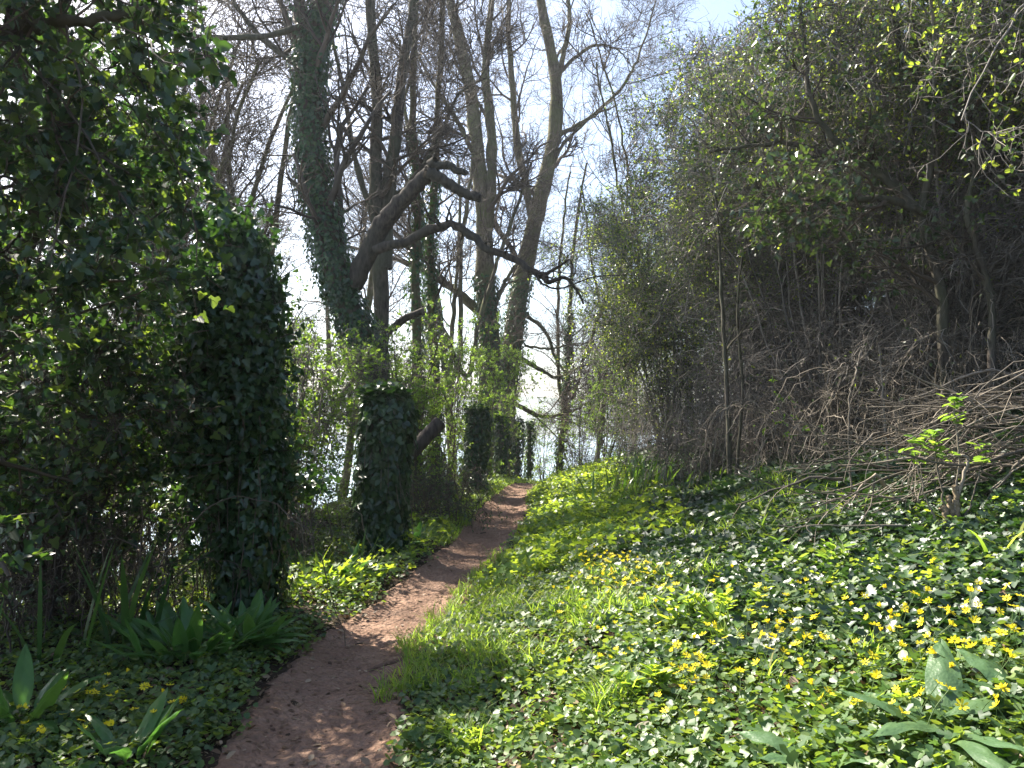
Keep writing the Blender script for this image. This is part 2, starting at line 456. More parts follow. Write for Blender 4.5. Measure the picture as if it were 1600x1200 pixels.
# ================================================================== SETTING
def axis(lo, hi, fine, far):
    a = list(np.arange(lo, hi + 1e-6, fine)); s = fine; x = hi
    while x < far: s *= 1.35; x += s; a.append(x)
    s = fine; x = lo
    while x > -far: s *= 1.35; x -= s; a.insert(0, x)
    return np.array(a)
gx, gy = axis(-6, 9, .09, 3000), axis(-1, 22, .1, 4000)
X, Yg = np.meshgrid(gx, gy)
Z = H(X, Yg)
Z = np.where(np.hypot(X, Yg) > 400, np.minimum(Z, -20), Z)
V = np.stack([X, Yg, Z], -1).reshape(-1, 3)
nx, ny = len(gx), len(gy)
ii, jj = np.meshgrid(np.arange(nx - 1), np.arange(ny - 1))
a = (jj * nx + ii).ravel()
F = np.stack([a, a + 1, a + nx + 1, a + nx], 1)
tag(link('ground', mesh_from('ground', [(V[None], F, np.array([.5]))], M_SOIL, smooth=True)), kind='structure')

# trodden earth path, a ragged sheet laid over the ground
ys = np.concatenate([np.arange(-3, 1.5, .1), np.arange(1.5, 9, .018), np.arange(9, 26, .05)]); us = np.linspace(-1.15, 1.15, 61)
YY, UU = np.meshgrid(ys, us, indexing='ij')
edge = 1 + .28 * (fbm(YY * 2.1 + np.where(UU > 0, 40, 0), UU * 0 + 3, 3) - .42) + .22 * (fbm(YY * 9 + np.where(UU > 0, 40, 0), UU * 0 + 3, 2) - .36)
XX = path_c(YY) + UU * path_w(YY) * edge
ZZ = H(XX, YY) + .012 + .03 * (fbm(XX * 13, YY * 13, 3) - .42) - .06 * np.maximum(fbm(XX * 5 + 30, YY * 4, 2) - .46, 0) - .03 * np.maximum(np.abs(UU) - .92, 0) / .23
V = np.stack([XX, YY, ZZ], -1).reshape(-1, 3)
a = (np.arange(len(ys) - 1)[:, None] * len(us) + np.arange(len(us) - 1)[None]).ravel()
F = np.stack([a, a + 1, a + len(us) + 1, a + len(us)], 1)
tag(link('path', mesh_from('path', [(V[None], F, np.array([.5]))], M_PATH, smooth=True)), kind='structure')

# the estuary far below
m, nt, out = newmat('estuary_water')
p = nt.nodes.new('ShaderNodeBsdfPrincipled'); p.inputs['Base Color'].default_value = (.22, .30, .36, 1); p.inputs['Roughness'].default_value = .6; p.inputs['Specular IOR Level'].default_value = .2
nt.links.new(p.outputs[0], out.inputs[0])
s = 4500.
tag(link('water', mesh_from('water', [(np.array([[(-s, 20, -14), (s, 20, -14), (s, s, -14), (-s, s, -14)]]), [[0, 1, 2, 3]], np.array([.5])),
                                      (np.array([[(-s, -s, -14), (-14, -s, -14), (-14, 20, -14), (-s, 20, -14)]]), [[0, 1, 2, 3]], np.array([.5]))], m)), kind='structure')

# low hills on the far shore
hx = np.linspace(-2200, 2600, 160); rowsH = []
for (yy, k) in ((900, 0), (1000, .55), (1150, 1), (1500, .8), (1700, 0)):
    hz = -15 + k * (30 + 45 * fbm(hx / 420 + 3, hx * 0 + 2, 4))
    rowsH.append(np.stack([hx, yy + 60 * fbm(hx / 300, hx * 0, 2) + .00012 * hx * hx * -1, hz], 1))
V = np.concatenate(rowsH); a = (np.arange(4)[:, None] * 160 + np.arange(159)[None]).ravel()
tag(link('hills', mesh_from('hills', [(V[None], np.stack([a, a + 1, a + 161, a + 160], 1), np.array([.5]))], soil_mat('far_fields', [(.05, .08, .035), (.08, .11, .05), (.12, .12, .07)], .01, .1), smooth=True)), kind='structure')

# ================================================================== TREES
def ground_base(px, Y, dz=-.1):
    x = (px - 800) / FPX * Y / 1.0
    x = P(px, 700, Y)[0]
    return np.array([x, Y, float(H(x, Y)) + dz])

def make_tree(name, label, cat, stems, bases, lv, bark=M_BARK, group=None, ivy=(), buds=0, budmat=None, extra=()):
    """stems: list of (Pt,R) main stems; lv: growth parameters"""
    base = bases
    t = thing(name, label, cat, base, group)
    Q, R = rows(stems)
    part('trunk', [tubes(Q, R, 9)], bark, t, base, True)
    tw, allc = [], []
    n1, l1, n2, l2, n3, l3, n4, l4, up = lv
    C1, R1 = grow(Q, R, n1, .25, 1, l1 * .6, l1 * 1.3, 25, 65, 9, .16, up, .36, .014, .3)
    C2, R2 = grow(C1, R1, n2, .2, 1, l2 * .5, l2 * 1.3, 25, 70, 7, .2, up, .6, .010, .4)
    C3, R3 = grow(C2, R2, n3, .15, 1, l3 * .5, l3 * 1.3, 25, 70, 5, .22, up * .8, .65, .007, .5)
    C4, R4 = grow(C3, R3, n4, .1, 1, l4 * .5, l4 * 1.3, 25, 75, 4, .22, up * .6, .7, .005, .6)
    part('crown', [tubes(C1, R1, 6), tubes(C2, R2, 4), tubes(C3, R3, 3), tubes(C4, R4, 3)], M_TWIG, t, base, True)
    if buds:
        part('foliage', [on_twigs(C4, buds, .03, .06, 'dia')], budmat or M_SPRING, t, base)
    if ivy:
        part('ivy', list(ivy), M_IVY, t, base)
    return t, (C1, R1, C2, R2, C3, R3)

# -- great ivy-clad tree with the broken limbs, leaning left behind the first pillar
Y1 = 13.
b = ground_base(612, Y1)
mainP = [b, P(602, 680, Y1), P(578, 570, Y1), P(545, 485, Y1), P(518, 400, Y1), P(496, 300, Y1), P(484, 200, Y1), P(486, 100, Y1), P(506, 0, Y1), P(530, -150, Y1), P(560, -420, Y1)]
s0 = stem(mainP, .26, .15, 28, .012)
s1 = stem([(490, 130), (474, 40), (455, -60), (430, -250)], .14, .06, 28, .01, Y1)
s2 = stem([(486, 35), (440, 52), (385, 58), (320, 58), (275, 42), (232, 18), (200, 16)], .06, .025, 28, .01, (13, 11.5))
s3 = stem([(488, 120), (450, 90), (400, 50), (360, -10), (330, -120)], .07, .03, 28, .01, (13, 13.8))
iv = [ivy_on(s0[0][0], s0[1][0], 9500, .055, .11, .13, 'dia', .2, .86),
      ivy_on(s1[0][0], s1[1][0] + .02, 700, .06, .10, .1, 'dia')]
t1, g1 = make_tree('ivy_clad_tree', 'tall leaning tree wrapped in dark ivy, with broken bare limbs hooking out to its right', 'tree',
                   [s0, s1, s2, s3], b, (7, 2.8, 6, 1.5, 6, .8, 3, .42, .05), M_BARK, None, iv)
A = stem([(552, 448), (585, 372), (612, 332), (645, 298), (668, 270), (682, 254)], .165, .11, 28, .014, (12.9, 12.3))
B = stem([(664, 268), (698, 284), (724, 302), (752, 309)], .1, .07, 28, .012, 12.3)
Cc = stem([(672, 260), (700, 258), (712, 266), (728, 269)], .07, .05, 28, .006, 12.3)
D = stem([(585, 392), (640, 375), (680, 356), (712, 352), (740, 370), (765, 390), (800, 402), (830, 422), (855, 436)], .085, .045, 28, .014, (12.7, 12.1))
D2 = stem([(828, 420), (850, 428), (870, 418), (889, 405)], .04, .016, 28, .004, 12.1)
D3 = stem([(848, 432), (858, 441), (882, 434), (900, 452), (912, 475)], .045, .014, 28, .004, 12.1)
D4 = stem([(834, 424), (850, 445), (880, 450), (930, 432), (990, 430)], .02, .007, 28, .004, 12.1)
part('broken_limb', [tubes(*A, 10), tubes(*B, 10), tubes(*Cc, 8), cap(*B, 10), cap(*Cc, 8)], M_DEADW, t1, b, True)
q, r = rows([D, D2, D3, D4])
Ct, Rt = grow(q[:3], r[:3], 14, .2, 1, .2, .7, 30, 80, 6, .25, .0, .35, .004)
Ct2, Rt2 = grow(Ct, Rt, 4, .2, 1, .1, .3, 30, 70, 4, .25, .0, .6, .003)
part('drooping_limb', [tubes(q, r, 8), tubes(Ct, Rt, 4), tubes(Ct2, Rt2, 3)], M_DEADW, t1, b, True)

# -- twin stemmed dark tree right behind
Y2 = 15.5
b = ground_base(600, Y2)
st = [stem([b, P(598, 640, Y2), P(596, 520, Y2), P(595, 420, Y2), P(588, 330, Y2), P(588, 240, Y2), P(588, 150, Y2), P(583, 70, Y2), P(578, 0, Y2), P(568, -220, Y2), P(560, -500, Y2)], .19, .08, 28, .012),
      stem([P(600, 420, Y2), P(604, 340, Y2), P(612, 260, Y2), P(622, 180, Y2), P(628, 110, Y2), P(640, 40, Y2), P(655, -60, Y2), P(690, -300, Y2)], .16, .06, 28, .012),
      stem([(588, 360), (565, 285), (550, 225), (540, 160), (524, 80), (512, 0), (490, -150)], .07, .02, 28, .012, Y2),
      stem([(602, 345), (622, 305), (655, 268), (690, 210), (715, 150), (760, 120)], .08, .02, 28, .012, Y2)]
tt, _ = make_tree('twin_stemmed_tree', 'dark bare tree forking into two straight parallel stems, left of centre', 'tree', st, b,
                  (9, 2.4, 6, 1.3, 6, .75, 3, .42, .06), M_BARK)
E = stem([(588, 540), (606, 520), (630, 500), (662, 486)], .09, .075, 28, .006, 15.4)
part('sawn_limb', [tubes(*E, 9), cap(*E, 9)], M_DEADW, tt, b, True)

# -- slender ivy stems
for (pts, Yd, r0, r1, lab) in [
    ([(652, 620), (650, 450), (652, 330), (649, 240), (645, 120), (650, 0), (662, -250)], 16.5, .12, .05, 'slim straight tree with ivy on its stem, first right of the twin-stemmed tree'),
    ([(680, 620), (676, 480), (673, 400), (678, 300), (683, 190), (690, 60), (702, -200)], 17.2, .12, .05, 'slim tree with ivy on its stem, second right of the twin-stemmed tree')]:
    b = ground_base(pts[0][0], Yd)
    s = stem([b] + [P(p[0], p[1], Yd) for p in pts], r0, r1, 28, .015)
    iv = [ivy_on(s[0][0], s[1][0], 1500, .07, .12, .09, 'dia', 0, .62)]
    make_tree('slender_tree', lab, 'tree', [s], b, (16, 1.6, 7, .95, 6, .55, 4, .33, .05), M_BARK2, None, iv)

# -- mossy pair of big trees at the path's end
Y4 = 26.
b = ground_base(762, Y4)
W4 = lambda l: [P(x, y, Y4) for x, y in l]
st = [stem([b] + W4([(766, 640), (763, 520), (758, 430), (756, 340), (749, 260), (741, 190), (733, 130), (716, 50), (700, -30), (690, -260)]), .40, .13, 28, .015),
      stem(W4([(760, 360), (769, 260), (765, 180), (758, 100), (768, 0), (775, -200)]), .22, .08, 28, .015),
      stem(W4([(752, 490), (715, 455), (690, 440), (655, 420), (610, 402), (545, 386)]), .17, .05, 28, .012),
      stem(W4([(772, 480), (792, 435), (825, 390), (812, 330), (775, 380)][:3]), .1, .04, 28, .015),
      stem(W4([(745, 250), (715, 190), (690, 150), (655, 90), (640, 20)]), .1, .03, 28, .015)]
iv = [ivy_on(st[0][0][0], st[0][1][0], 2600, .09, .15, .07, 'dia', 0, .3)]
make_tree('mossy_tree', 'thick mossy bare tree behind the ivy pillars, with a limb stretching left', 'tree', st, b,
          (9, 3.6, 7, 1.9, 6, 1.0, 3, .6, .06), M_BARK2, None, iv, 0)
Y5 = 28.
b = ground_base(784, Y5)
W5 = lambda l: [P(x, y, Y5) for x, y in l]
st = [stem([b] + W5([(788, 640), (800, 540), (812, 460), (828, 380), (846, 300), (864, 220), (870, 150), (862, 90), (850, 30), (838, -40), (820, -300)]), .42, .13, 28, .015),
      stem(W5([(822, 410), (832, 355), (822, 290), (808, 220), (800, 120), (795, 40), (792, -150)]), .2, .07, 28, .015),
      stem(W5([(869, 140), (882, 80), (890, 20), (878, -60), (860, -200)]), .12, .04, 28, .015),
      stem(W5([(866, 215), (915, 188), (960, 150), (988, 110), (1008, 60), (1030, -20)]), .09, .025, 28, .015),
      stem(W5([(846, 345), (868, 250), (890, 215), (930, 180), (965, 165)]), .09, .025, 28, .015),
      stem(W5([(868, 120), (905, 85), (935, 70), (965, 78), (985, 100)]), .08, .02, 28, .015),
      stem(W5([(806, 555), (845, 578), (872, 590), (910, 572), (955, 562)]), .09, .02, 28, .015),
      stem(W5([(800, 480), (850, 515), (868, 560), (888, 585), (905, 600)]), .08, .02, 28, .015),
      stem(W5([(792, 620), (832, 646), (862, 650), (902, 640), (935, 612)]), .1, .02, 28, .015),
      stem(W5([(820, 540), (860, 545), (890, 538), (930, 535)]), .05, .015, 28, .015)]
iv = [ivy_on(st[0][0][0], st[0][1][0], 2600, .09, .15, .08, 'dia', 0, .3)]
make_tree('mossy_tree', 'thick mossy bare tree curving right, at the far end of the path', 'tree', st, b,
          (8, 3.4, 7, 1.8, 6, 1.0, 3, .6, .05), M_BARK2, None, iv)

# -- trees in the backdrop
def back_tree(px, Y, h, lean, r, lab, nst=3, ivy=False, up=.05, grp='bare trees behind', dens=1.0):
    b = ground_base(px, Y, -.2)
    st = []
    for i in range(nst):
        a = rng.uniform(-.25, .25) + lean; a2 = rng.uniform(-.2, .2)
        hh = h * rng.uniform(.75, 1.05)
        f = .12 + .12 * i
        p0 = b if i == 0 else None
        pts = [np.array([b[0] + a * hh * u ** 1.3 + .15 * math.sin(u * 6 + i), b[1] + a2 * hh * u, b[2] + hh * u]) for u in np.linspace(0, 1, 7)]
        if i: pts = [st[0][0][0][int(28 * f)]] + pts[2:]
        st.append(stem(pts, r * (1 if i == 0 else .6), r * .25, 28, .02))
    iv = [ivy_on(st[0][0][0], st[0][1][0], 1800, .08, .14, .1, 'dia', 0, .55)] if ivy else ()
    make_tree('bare_tree', lab, 'tree', st, b, (10 * dens, h * .22, 6, h * .11, 5, h * .06, 3, h * .035, up), M_BARK2, grp, iv)
back_tree(432, 17, 12, -.35, .17, 'bare tree leaning left, first behind the great ivy-clad trunk', 3, True)
back_tree(330, 20, 13, -.1, .16, 'bare tree seen above the tall ivy column', 3)
back_tree(190, 18, 12, .15, .14, 'bare tree leaning right behind the broad-leaved branches', 3)
back_tree(40, 22, 13, .1, .14, 'bare tree farthest to the left behind the broad-leaved branches', 3)
back_tree(530, 24, 14, 0, .16, 'bare far tree seen just left of the twin stems', 3)
back_tree(300, 14, 13, -.05, .13, 'bare twiggy tree rising right behind the tall ivy column', 3, False, .06)
back_tree(225, 15.5, 13, .12, .13, 'bare twiggy tree between the overhanging leaves and the ivy column', 3, False, .06)
back_tree(395, 18.5, 14, -.12, .15, 'ivied bare tree leaning left, second behind the great ivy-clad trunk', 4, True, .05)
back_tree(120, 15, 12, .1, .12, 'bare twiggy tree hidden behind the overhanging leaves', 4, False, .06)
back_tree(705, 24, 14, .03, .16, 'bare far tree seen between slim ivy stems and mossy trees', 4)
back_tree(868, 29, 12, .05, .14, 'ivied thin tree beside the far bend of the path', 3, True, 0)
back_tree(925, 33, 9, .1, .13, 'small bare tree beyond the bend, in front of the pale water', 3, False, -.02)
back_tree(985, 24, 10, -.05, .10, 'thin bare tree rising behind the left end of the thicket', 4, False, .05)
back_tree(1060, 17, 10, -.06, .07, 'wispy bare sapling standing above the thicket top', 5, False, .12)

# ================================================================== IVY PILLARS
def pillar(px, Y, wpx, toppx, label, n, sz, tpl):
    x = P(px, 700, Y)[0]
    b = np.array([x, Y, float(H(x, Y)) - .05])
    r = wpx / FPX * Y / 2
    h = P(px, toppx, Y)[2] - b[2]
    t = thing('ivy_pillar', label, 'pillar', b, 'ivy covered pillars along the path')
    rr = r * .62
    # square stone post with a cap
    hw = rr * .8
    V = []
    for (z, k) in ((0, 1), (h - .22, 1), (h - .2, 1.14), (h - .1, 1.14), (h - .08, .9)):
        for sx, sy in ((-1, -1), (1, -1), (1, 1), (-1, 1)): V.append(b + np.array([sx * hw * k, sy * hw * k, z]))
    F = [[i * 4 + j, i * 4 + (j + 1) % 4, i * 4 + 4 + (j + 1) % 4, i * 4 + 4 + j] for i in range(4) for j in range(4)] + [[16, 17, 18, 19]]
    part('post', [(np.array(V)[None], F, np.array([.5]))], M_STONE, t, b)
    k = 14
    u = np.linspace(0, 1, k)
    Q = b + np.stack([.04 * np.sin(u * 5 + px), 0 * u, u * h], 1)
    R = np.interp(u, [0, .1, .5, .85, .95, 1], [.85, .9, .95, 1.02, .95, .7]) * r * .86
    top = b + np.array([0, 0, h])
    m = n // 7
    aa = rng.random(m) * 2 * math.pi; q = np.sqrt(rng.random(m)) * r * .95
    pos = top + np.stack([np.cos(aa) * q, np.sin(aa) * q, -.25 * (q / r) ** 2 * r + .05 + .05 * rng.normal(size=m)], 1)
    tl = leaves(pos, nrm(rvec(m) * .7 + [0, 0, 1]), nrm(np.stack([np.cos(aa), np.sin(aa), -.5 + 0 * aa], 1) + .5 * rvec(m)), sz * (.7 + .6 * rng.random(m)), tpl)
    # stray hanging strands
    S = []
    for i in range(26):
        a = rng.random() * 2 * math.pi; z = h * rng.uniform(.3, 1)
        p0 = b + np.array([math.cos(a) * r, math.sin(a) * r, z])
        S.append(resample([p0, p0 + [.06 * math.cos(a), .06 * math.sin(a), -.2 * rng.random()], p0 + [.1 * math.cos(a), .08 * math.sin(a), -.6 * rng.random() - .1]], 6))
    S = np.array(S)
    part('ivy', [ivy_on(Q, R, n, sz * .7, sz * 1.25, r * .22, tpl), tl], M_IVY, t, b)
    part('strand', [tubes(S, np.full(S.shape[:2], .004), 3)], M_TWIGP, t, b)
    return t
pillar(600, 8.6, 74, 618, 'nearest square pillar covered in dark ivy, beside the path with a sawn log behind', 3600, .075, 'ivy')
pillar(745, 15.8, 36, 642, 'second ivy-covered pillar from the camera, the widest of the far row', 2400, .08, 'dia')
pillar(783, 22, 19, 656, 'slim ivy-covered pillar, third along the path', 1500, .09, 'dia')
pillar(808, 25.5, 17, 659, 'ivy-covered pillar, fourth along the path', 1300, .09, 'dia')
pillar(827, 28.5, 14, 661, 'ivy-covered pillar farthest along the path', 1000, .09, 'dia')

# tall ivy column with a bulging head
bx, by = -2.1, 6.0
b = np.array([bx, by, float(H(bx, by)) - .05])
t = thing('ivy_column', 'tall bulging column of dark ivy beside the path, right of the broad-leaved branches', 'ivy', b)
u = np.linspace(0, 1, 20)
Q = b + np.stack([.06 - .12 * sstep(.3, .7, u) , 0 * u, u * 3.0], 1)
R = np.interp(u, [0, .08, .35, .5, .65, .8, .93, 1], [.27, .24, .25, .32, .40, .36, .22, .06])
part('trunk', [tubes(Q[None], R[None] * .45, 10)], M_BARK, t, b, True)
C1, R1 = grow(Q[None], R[None] * .3, 150, .3, 1, .25, .75, 40, 100, 6, .2, .05, .1, .006)
C1f, R1f = grow(Q[None], R[None] * .3, 330, .22, .9, .5, 1.15, 60, 95, 6, .2, .03, .1, .006)
keep = C1f[:, -1, 0] < bx - .1
C1 = np.concatenate([C1, C1f[keep]]); R1 = np.concatenate([R1, R1f[keep]])
part('crown', [tubes(C1, R1, 4)], M_TWIG, t, b, True)
part('ivy', [ivy_on(Q, R * .62, 8000, .035, .072, .13, 'ivy'), on_twigs(C1, 46, .035, .075, 'ivy', .3, .3, .5, .07)], M_IVY, t, b)
S = []
for i in range(60):
    a = rng.random() * 2 * math.pi; z = rng.uniform(.3, 1.6)
    p0 = b + np.array([math.cos(a) * .3, math.sin(a) * .3, z])
    S.append(resample([p0, p0 + [.05 * math.cos(a), .05 * math.sin(a), -.2], p0 + [.03 * rng.normal(), .03 * rng.normal(), -min(z, .2 + .8 * rng.random())]], 6))
S = np.array(S)
part('strand', [tubes(S, np.full(S.shape[:2], .004), 3)], M_TWIG, t, b)

# ================================================================== BROAD-LEAVED TREE OVERHANGING FROM THE LEFT
bx, by = -3.1, 3.7
b = np.array([bx, by, float(H(bx, by)) - .05])
t = thing('broad_leaved_tree', 'dark broad-leaved tree overhanging from the left edge, with translucent green leaf tips', 'tree', b)
st = [stem([b, b + [.1, 0, 1.2], b + [-.05, .1, 2.5], b + [.1, 0, 3.8], b + [.0, .1, 5.2]], .12, .04, 28, .01),
      stem([b + [.1, 0, 1.0], b + [.35, .3, 1.8], b + [.5, .5, 2.9], b + [.6, .5, 4.2]], .06, .02, 28, .01),
      stem([P(-150, 90, 3.8), P(0, 55, 3.7), P(60, 38, 3.6), P(170, 28, 3.6), P(230, 10, 3.7)], .05, .015, 28, .006)]
Q, R = rows(st)
part('trunk', [tubes(Q, R, 8)], M_BARK, t, b, True)
C1, R1 = grow(Q, R, 46, .08, 1, .8, 1.7, 50, 90, 9, .14, -.03, .22, .005, .4, .3)
# keep most of those reaching over the verge
ok = (C1[:, -1, 0] > bx - .4) & (C1[:, -1, 0] / C1[:, -1, 1] < -.41) & (C1[:, -1, 1] > 2.2) & (C1[:, 0, 2] - b[2] > .7) & (C1[:, -1, 1] < 5.2)
C1, R1 = C1[ok], R1[ok]
C2, R2 = grow(C1, R1, 8, .2, 1, .2, .6, 30, 75, 6, .2, -.04, .6, .0035, .4)
C3, R3 = grow(C2, R2, 3, .2, 1, .1, .3, 30, 75, 4, .2, -.03, .6, .0025, .5)
part('crown', [tubes(C1, R1, 5), tubes(C2, R2, 4), tubes(C3, R3, 3)], M_TWIG, t, b, True)
part('foliage', [on_twigs(C2, 8, .03, .07, 'ivy', .2, .45, .5, .02), on_twigs(C3, 3, .03, .07, 'ivy', .2, .55, .5, .01)], M_BROAD, t, b)

# ================================================================== SHRUBS
def shrub(name, label, base, h, spread, n0, lv, leafbatches, cat='shrub', lean=(0, 0), group=None, twig=M_TWIG, r0=.018, upb=.0, bare=None):
    """n0 stems fanned from the base; leafbatches: f(C2,C3) -> list of batches and material"""
    b = np.array([base[0], base[1], float(H(base[0], base[1])) - .05])
    t = thing(name, label, cat, b, group)
    S = []
    for i in range(n0):
        a = rng.random() * 2 * math.pi; s = spread * math.sqrt(rng.random()); hh = h * rng.uniform(.6, 1.05)
        o = np.array([math.cos(a), math.sin(a), 0])
        p0 = b + o * .25 * s * rng.random()
        arch = rng.random() * .6
        p = [p0, p0 + o * s * .25 + [lean[0] * .2, lean[1] * .2, hh * .35], p0 + o * s * .6 + [lean[0] * .55, lean[1] * .55, hh * .75],
             p0 + o * s * 1.0 + [lean[0], lean[1], hh * (1 - .2 * arch)], p0 + o * s * (1.2 + arch) + [lean[0] * 1.3, lean[1] * 1.3, hh * (1 - arch)]]
        S.append(stem(p, r0 * rng.uniform(.6, 1.4), .005, 28, .012))
    Q, R = rows(S)
    n1, l1, n2, l2, n3, l3 = lv
    C1, R1 = grow(Q, R, n1, .02, 1, l1 * .5, l1 * 1.3, 25, 105, 8, .25, upb, .5, .005, .4, .3)
    C2, R2 = grow(C1, R1, n2, .1, 1, l2 * .5, l2 * 1.3, 30, 85, 6, .24, upb, .65, .0035, .5)
    C3, R3 = grow(C2, R2, n3, .1, 1, l3 * .5, l3 * 1.3, 30, 85, 4, .24, upb, .7, .0028, .6)
    part('stem', [tubes(Q, R, 6)], twig, t, b, True)
    part('crown', [tubes(C1, R1, 4), tubes(C2, R2, 3), tubes(C3, R3, 3)], twig, t, b, True)
    for (nm, mat, bt) in leafbatches(C2, C3):
        part(nm, bt, mat, t, b)
    return t

def above(C, z0, z1):
    """keep twigs with a chance rising with their height over the ground"""
    m = C[:, 0]
    hh = m[:, 2] - H(m[:, 0], m[:, 1])
    return C[rng.random(len(C)) < sstep(z0, z1, hh) * .95 + .05]

def thick_leaves(mat, per, s0, s1, z0=1.0, z1=3.2, second=None):
    def f(C2, C3):
        c = above(C3, z0, z1)
        out = [('foliage', mat, [on_twigs(c, per, s0, s1, 'oval', .2, .5, .2, .02)])]
        if second: out.append(('foliage', second[0], [on_twigs(above(C3, z0, z1), second[1], s0, s1, 'oval', .2, .5, .2, .02)]))
        return out
    return f

LV = (15, 1.1, 9, .55, 5, .28)
TH = [
    ('leafy shrub at the left end of the thicket, nearest the far path', (3.0, 14.5), 4.8, 1.2, 11, (-.3, 0), M_SHRUB, 1.5, .03, .05, .6, 2.2, (M_YELLOW, .5)),
    ('twiggy shrub in the thicket just above the sword-leaved clump', (3.45, 11.2), 5.2, 1.2, 14, (-.3, -.2), M_SHRUB, 1.3, .025, .045, 1.2, 3.2, (M_YELLOW, .3)),
    ('tall leafy shrub topping the thicket against the blue sky', (4.3, 12.6), 6.9, 1.6, 12, (-.2, -.2), M_SHRUB, 1.8, .03, .055, 1.0, 3.0, (M_YELLOW, .5)),
    ('bare-stemmed shrub in the dark middle of the thicket', (3.7, 9.2), 4.8, 1.4, 16, (-.1, -.3), M_SHRUB, 1.2, .025, .045, 1.6, 3.4, (M_YELLOW, .3)),
    ('leafy shrub behind the dark middle of the thicket', (5.2, 11.0), 5.5, 1.7, 12, (0, -.3), M_SHRUB, 1.6, .03, .055, 1.0, 3.0, (M_YELLOW, .6)),
    ('bare-stemmed shrub above the ivy carpet, left of the brushwood', (4.3, 7.6), 4.2, 1.3, 16, (-.1, -.3), M_SHRUB, 1.1, .025, .045, 1.7, 3.2, (M_YELLOW, .5)),
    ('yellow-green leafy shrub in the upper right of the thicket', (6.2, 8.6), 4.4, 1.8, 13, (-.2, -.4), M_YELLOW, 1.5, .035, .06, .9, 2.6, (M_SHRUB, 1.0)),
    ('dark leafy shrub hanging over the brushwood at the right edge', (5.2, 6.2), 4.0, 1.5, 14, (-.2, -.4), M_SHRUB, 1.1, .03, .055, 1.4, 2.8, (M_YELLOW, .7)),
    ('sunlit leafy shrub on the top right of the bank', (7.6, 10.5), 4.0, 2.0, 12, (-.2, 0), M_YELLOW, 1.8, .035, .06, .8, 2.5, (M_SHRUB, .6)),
]
TH += [
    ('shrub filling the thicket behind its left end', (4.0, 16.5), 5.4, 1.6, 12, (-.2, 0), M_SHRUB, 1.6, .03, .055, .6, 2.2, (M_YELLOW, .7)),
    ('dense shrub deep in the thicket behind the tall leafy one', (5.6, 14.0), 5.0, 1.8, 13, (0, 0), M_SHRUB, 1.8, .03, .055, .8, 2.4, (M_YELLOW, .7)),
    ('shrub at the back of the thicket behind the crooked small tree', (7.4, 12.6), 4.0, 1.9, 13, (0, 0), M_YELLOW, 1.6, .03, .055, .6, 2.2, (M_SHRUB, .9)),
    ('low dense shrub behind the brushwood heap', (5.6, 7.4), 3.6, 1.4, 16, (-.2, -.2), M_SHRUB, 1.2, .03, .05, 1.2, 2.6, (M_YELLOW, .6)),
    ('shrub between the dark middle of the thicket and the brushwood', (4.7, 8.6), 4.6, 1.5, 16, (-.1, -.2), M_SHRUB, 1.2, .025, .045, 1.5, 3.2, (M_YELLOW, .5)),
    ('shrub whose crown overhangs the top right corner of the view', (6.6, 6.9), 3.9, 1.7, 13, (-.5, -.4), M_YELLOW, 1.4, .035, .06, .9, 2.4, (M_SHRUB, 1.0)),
]
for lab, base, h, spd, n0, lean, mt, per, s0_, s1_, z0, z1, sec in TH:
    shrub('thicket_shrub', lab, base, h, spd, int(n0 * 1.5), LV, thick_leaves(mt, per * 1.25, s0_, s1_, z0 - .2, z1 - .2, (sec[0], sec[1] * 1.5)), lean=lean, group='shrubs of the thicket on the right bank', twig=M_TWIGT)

# limbed small tree inside the thicket
Yt = 6.8
b = ground_base(1500, Yt)
b[2] = float(H(b[0], b[1])) - .1
st = [stem([b, P(1475, 560, Yt), P(1470, 450, Yt), P(1440, 340, Yt), P(1455, 230, Yt), P(1440, 140, Yt), P(1405, 60, Yt), P(1385, -60, Yt), P(1350, -260, Yt)], .05, .02, 28, .01),
      stem([(1440, 335), (1400, 290), (1360, 262), (1290, 240), (1230, 222), (1170, 228), (1110, 236)], .045, .012, 28, .01, (6.8, 7.4)),
      stem([(1405, 295), (1330, 240), (1290, 200), (1265, 145), (1255, 60), (1245, -60)], .035, .015, 28, .01, Yt),
      stem([(1458, 340), (1380, 310), (1300, 315), (1250, 310)], .04, .012, 28, .01, (6.8, 6.2)),
      stem([(1550, 700), (1545, 470), (1530, 400), (1510, 330), (1530, 200), (1490, 60), (1500, -120)], .035, .015, 28, .01, 6.5)]
Q, R = rows(st)
t = thing('small_tree', 'small crooked tree with arching limbs inside the right thicket', 'tree', b)
part('trunk', [tubes(Q, R, 8)], M_BARK, t, b, True)
C1, R1 = grow(Q, R, 14, .2, 1, .4, 1.1, 30, 80, 8, .18, .04, .5, .006)
C2, R2 = grow(C1, R1, 7, .2, 1, .25, .6, 30, 80, 6, .2, .02, .6, .004)
C3, R3 = grow(C2, R2, 4, .2, 1, .1, .3, 30, 80, 4, .2, .0, .6, .003)
part('crown', [tubes(C1, R1, 5), tubes(C2, R2, 4), tubes(C3, R3, 3)], M_TWIG, t, b, True)
part('foliage', [on_twigs(C3, 1.6, .03, .06, 'ivy', .2, .5, .3, .02)], M_SHRUB, t, b)

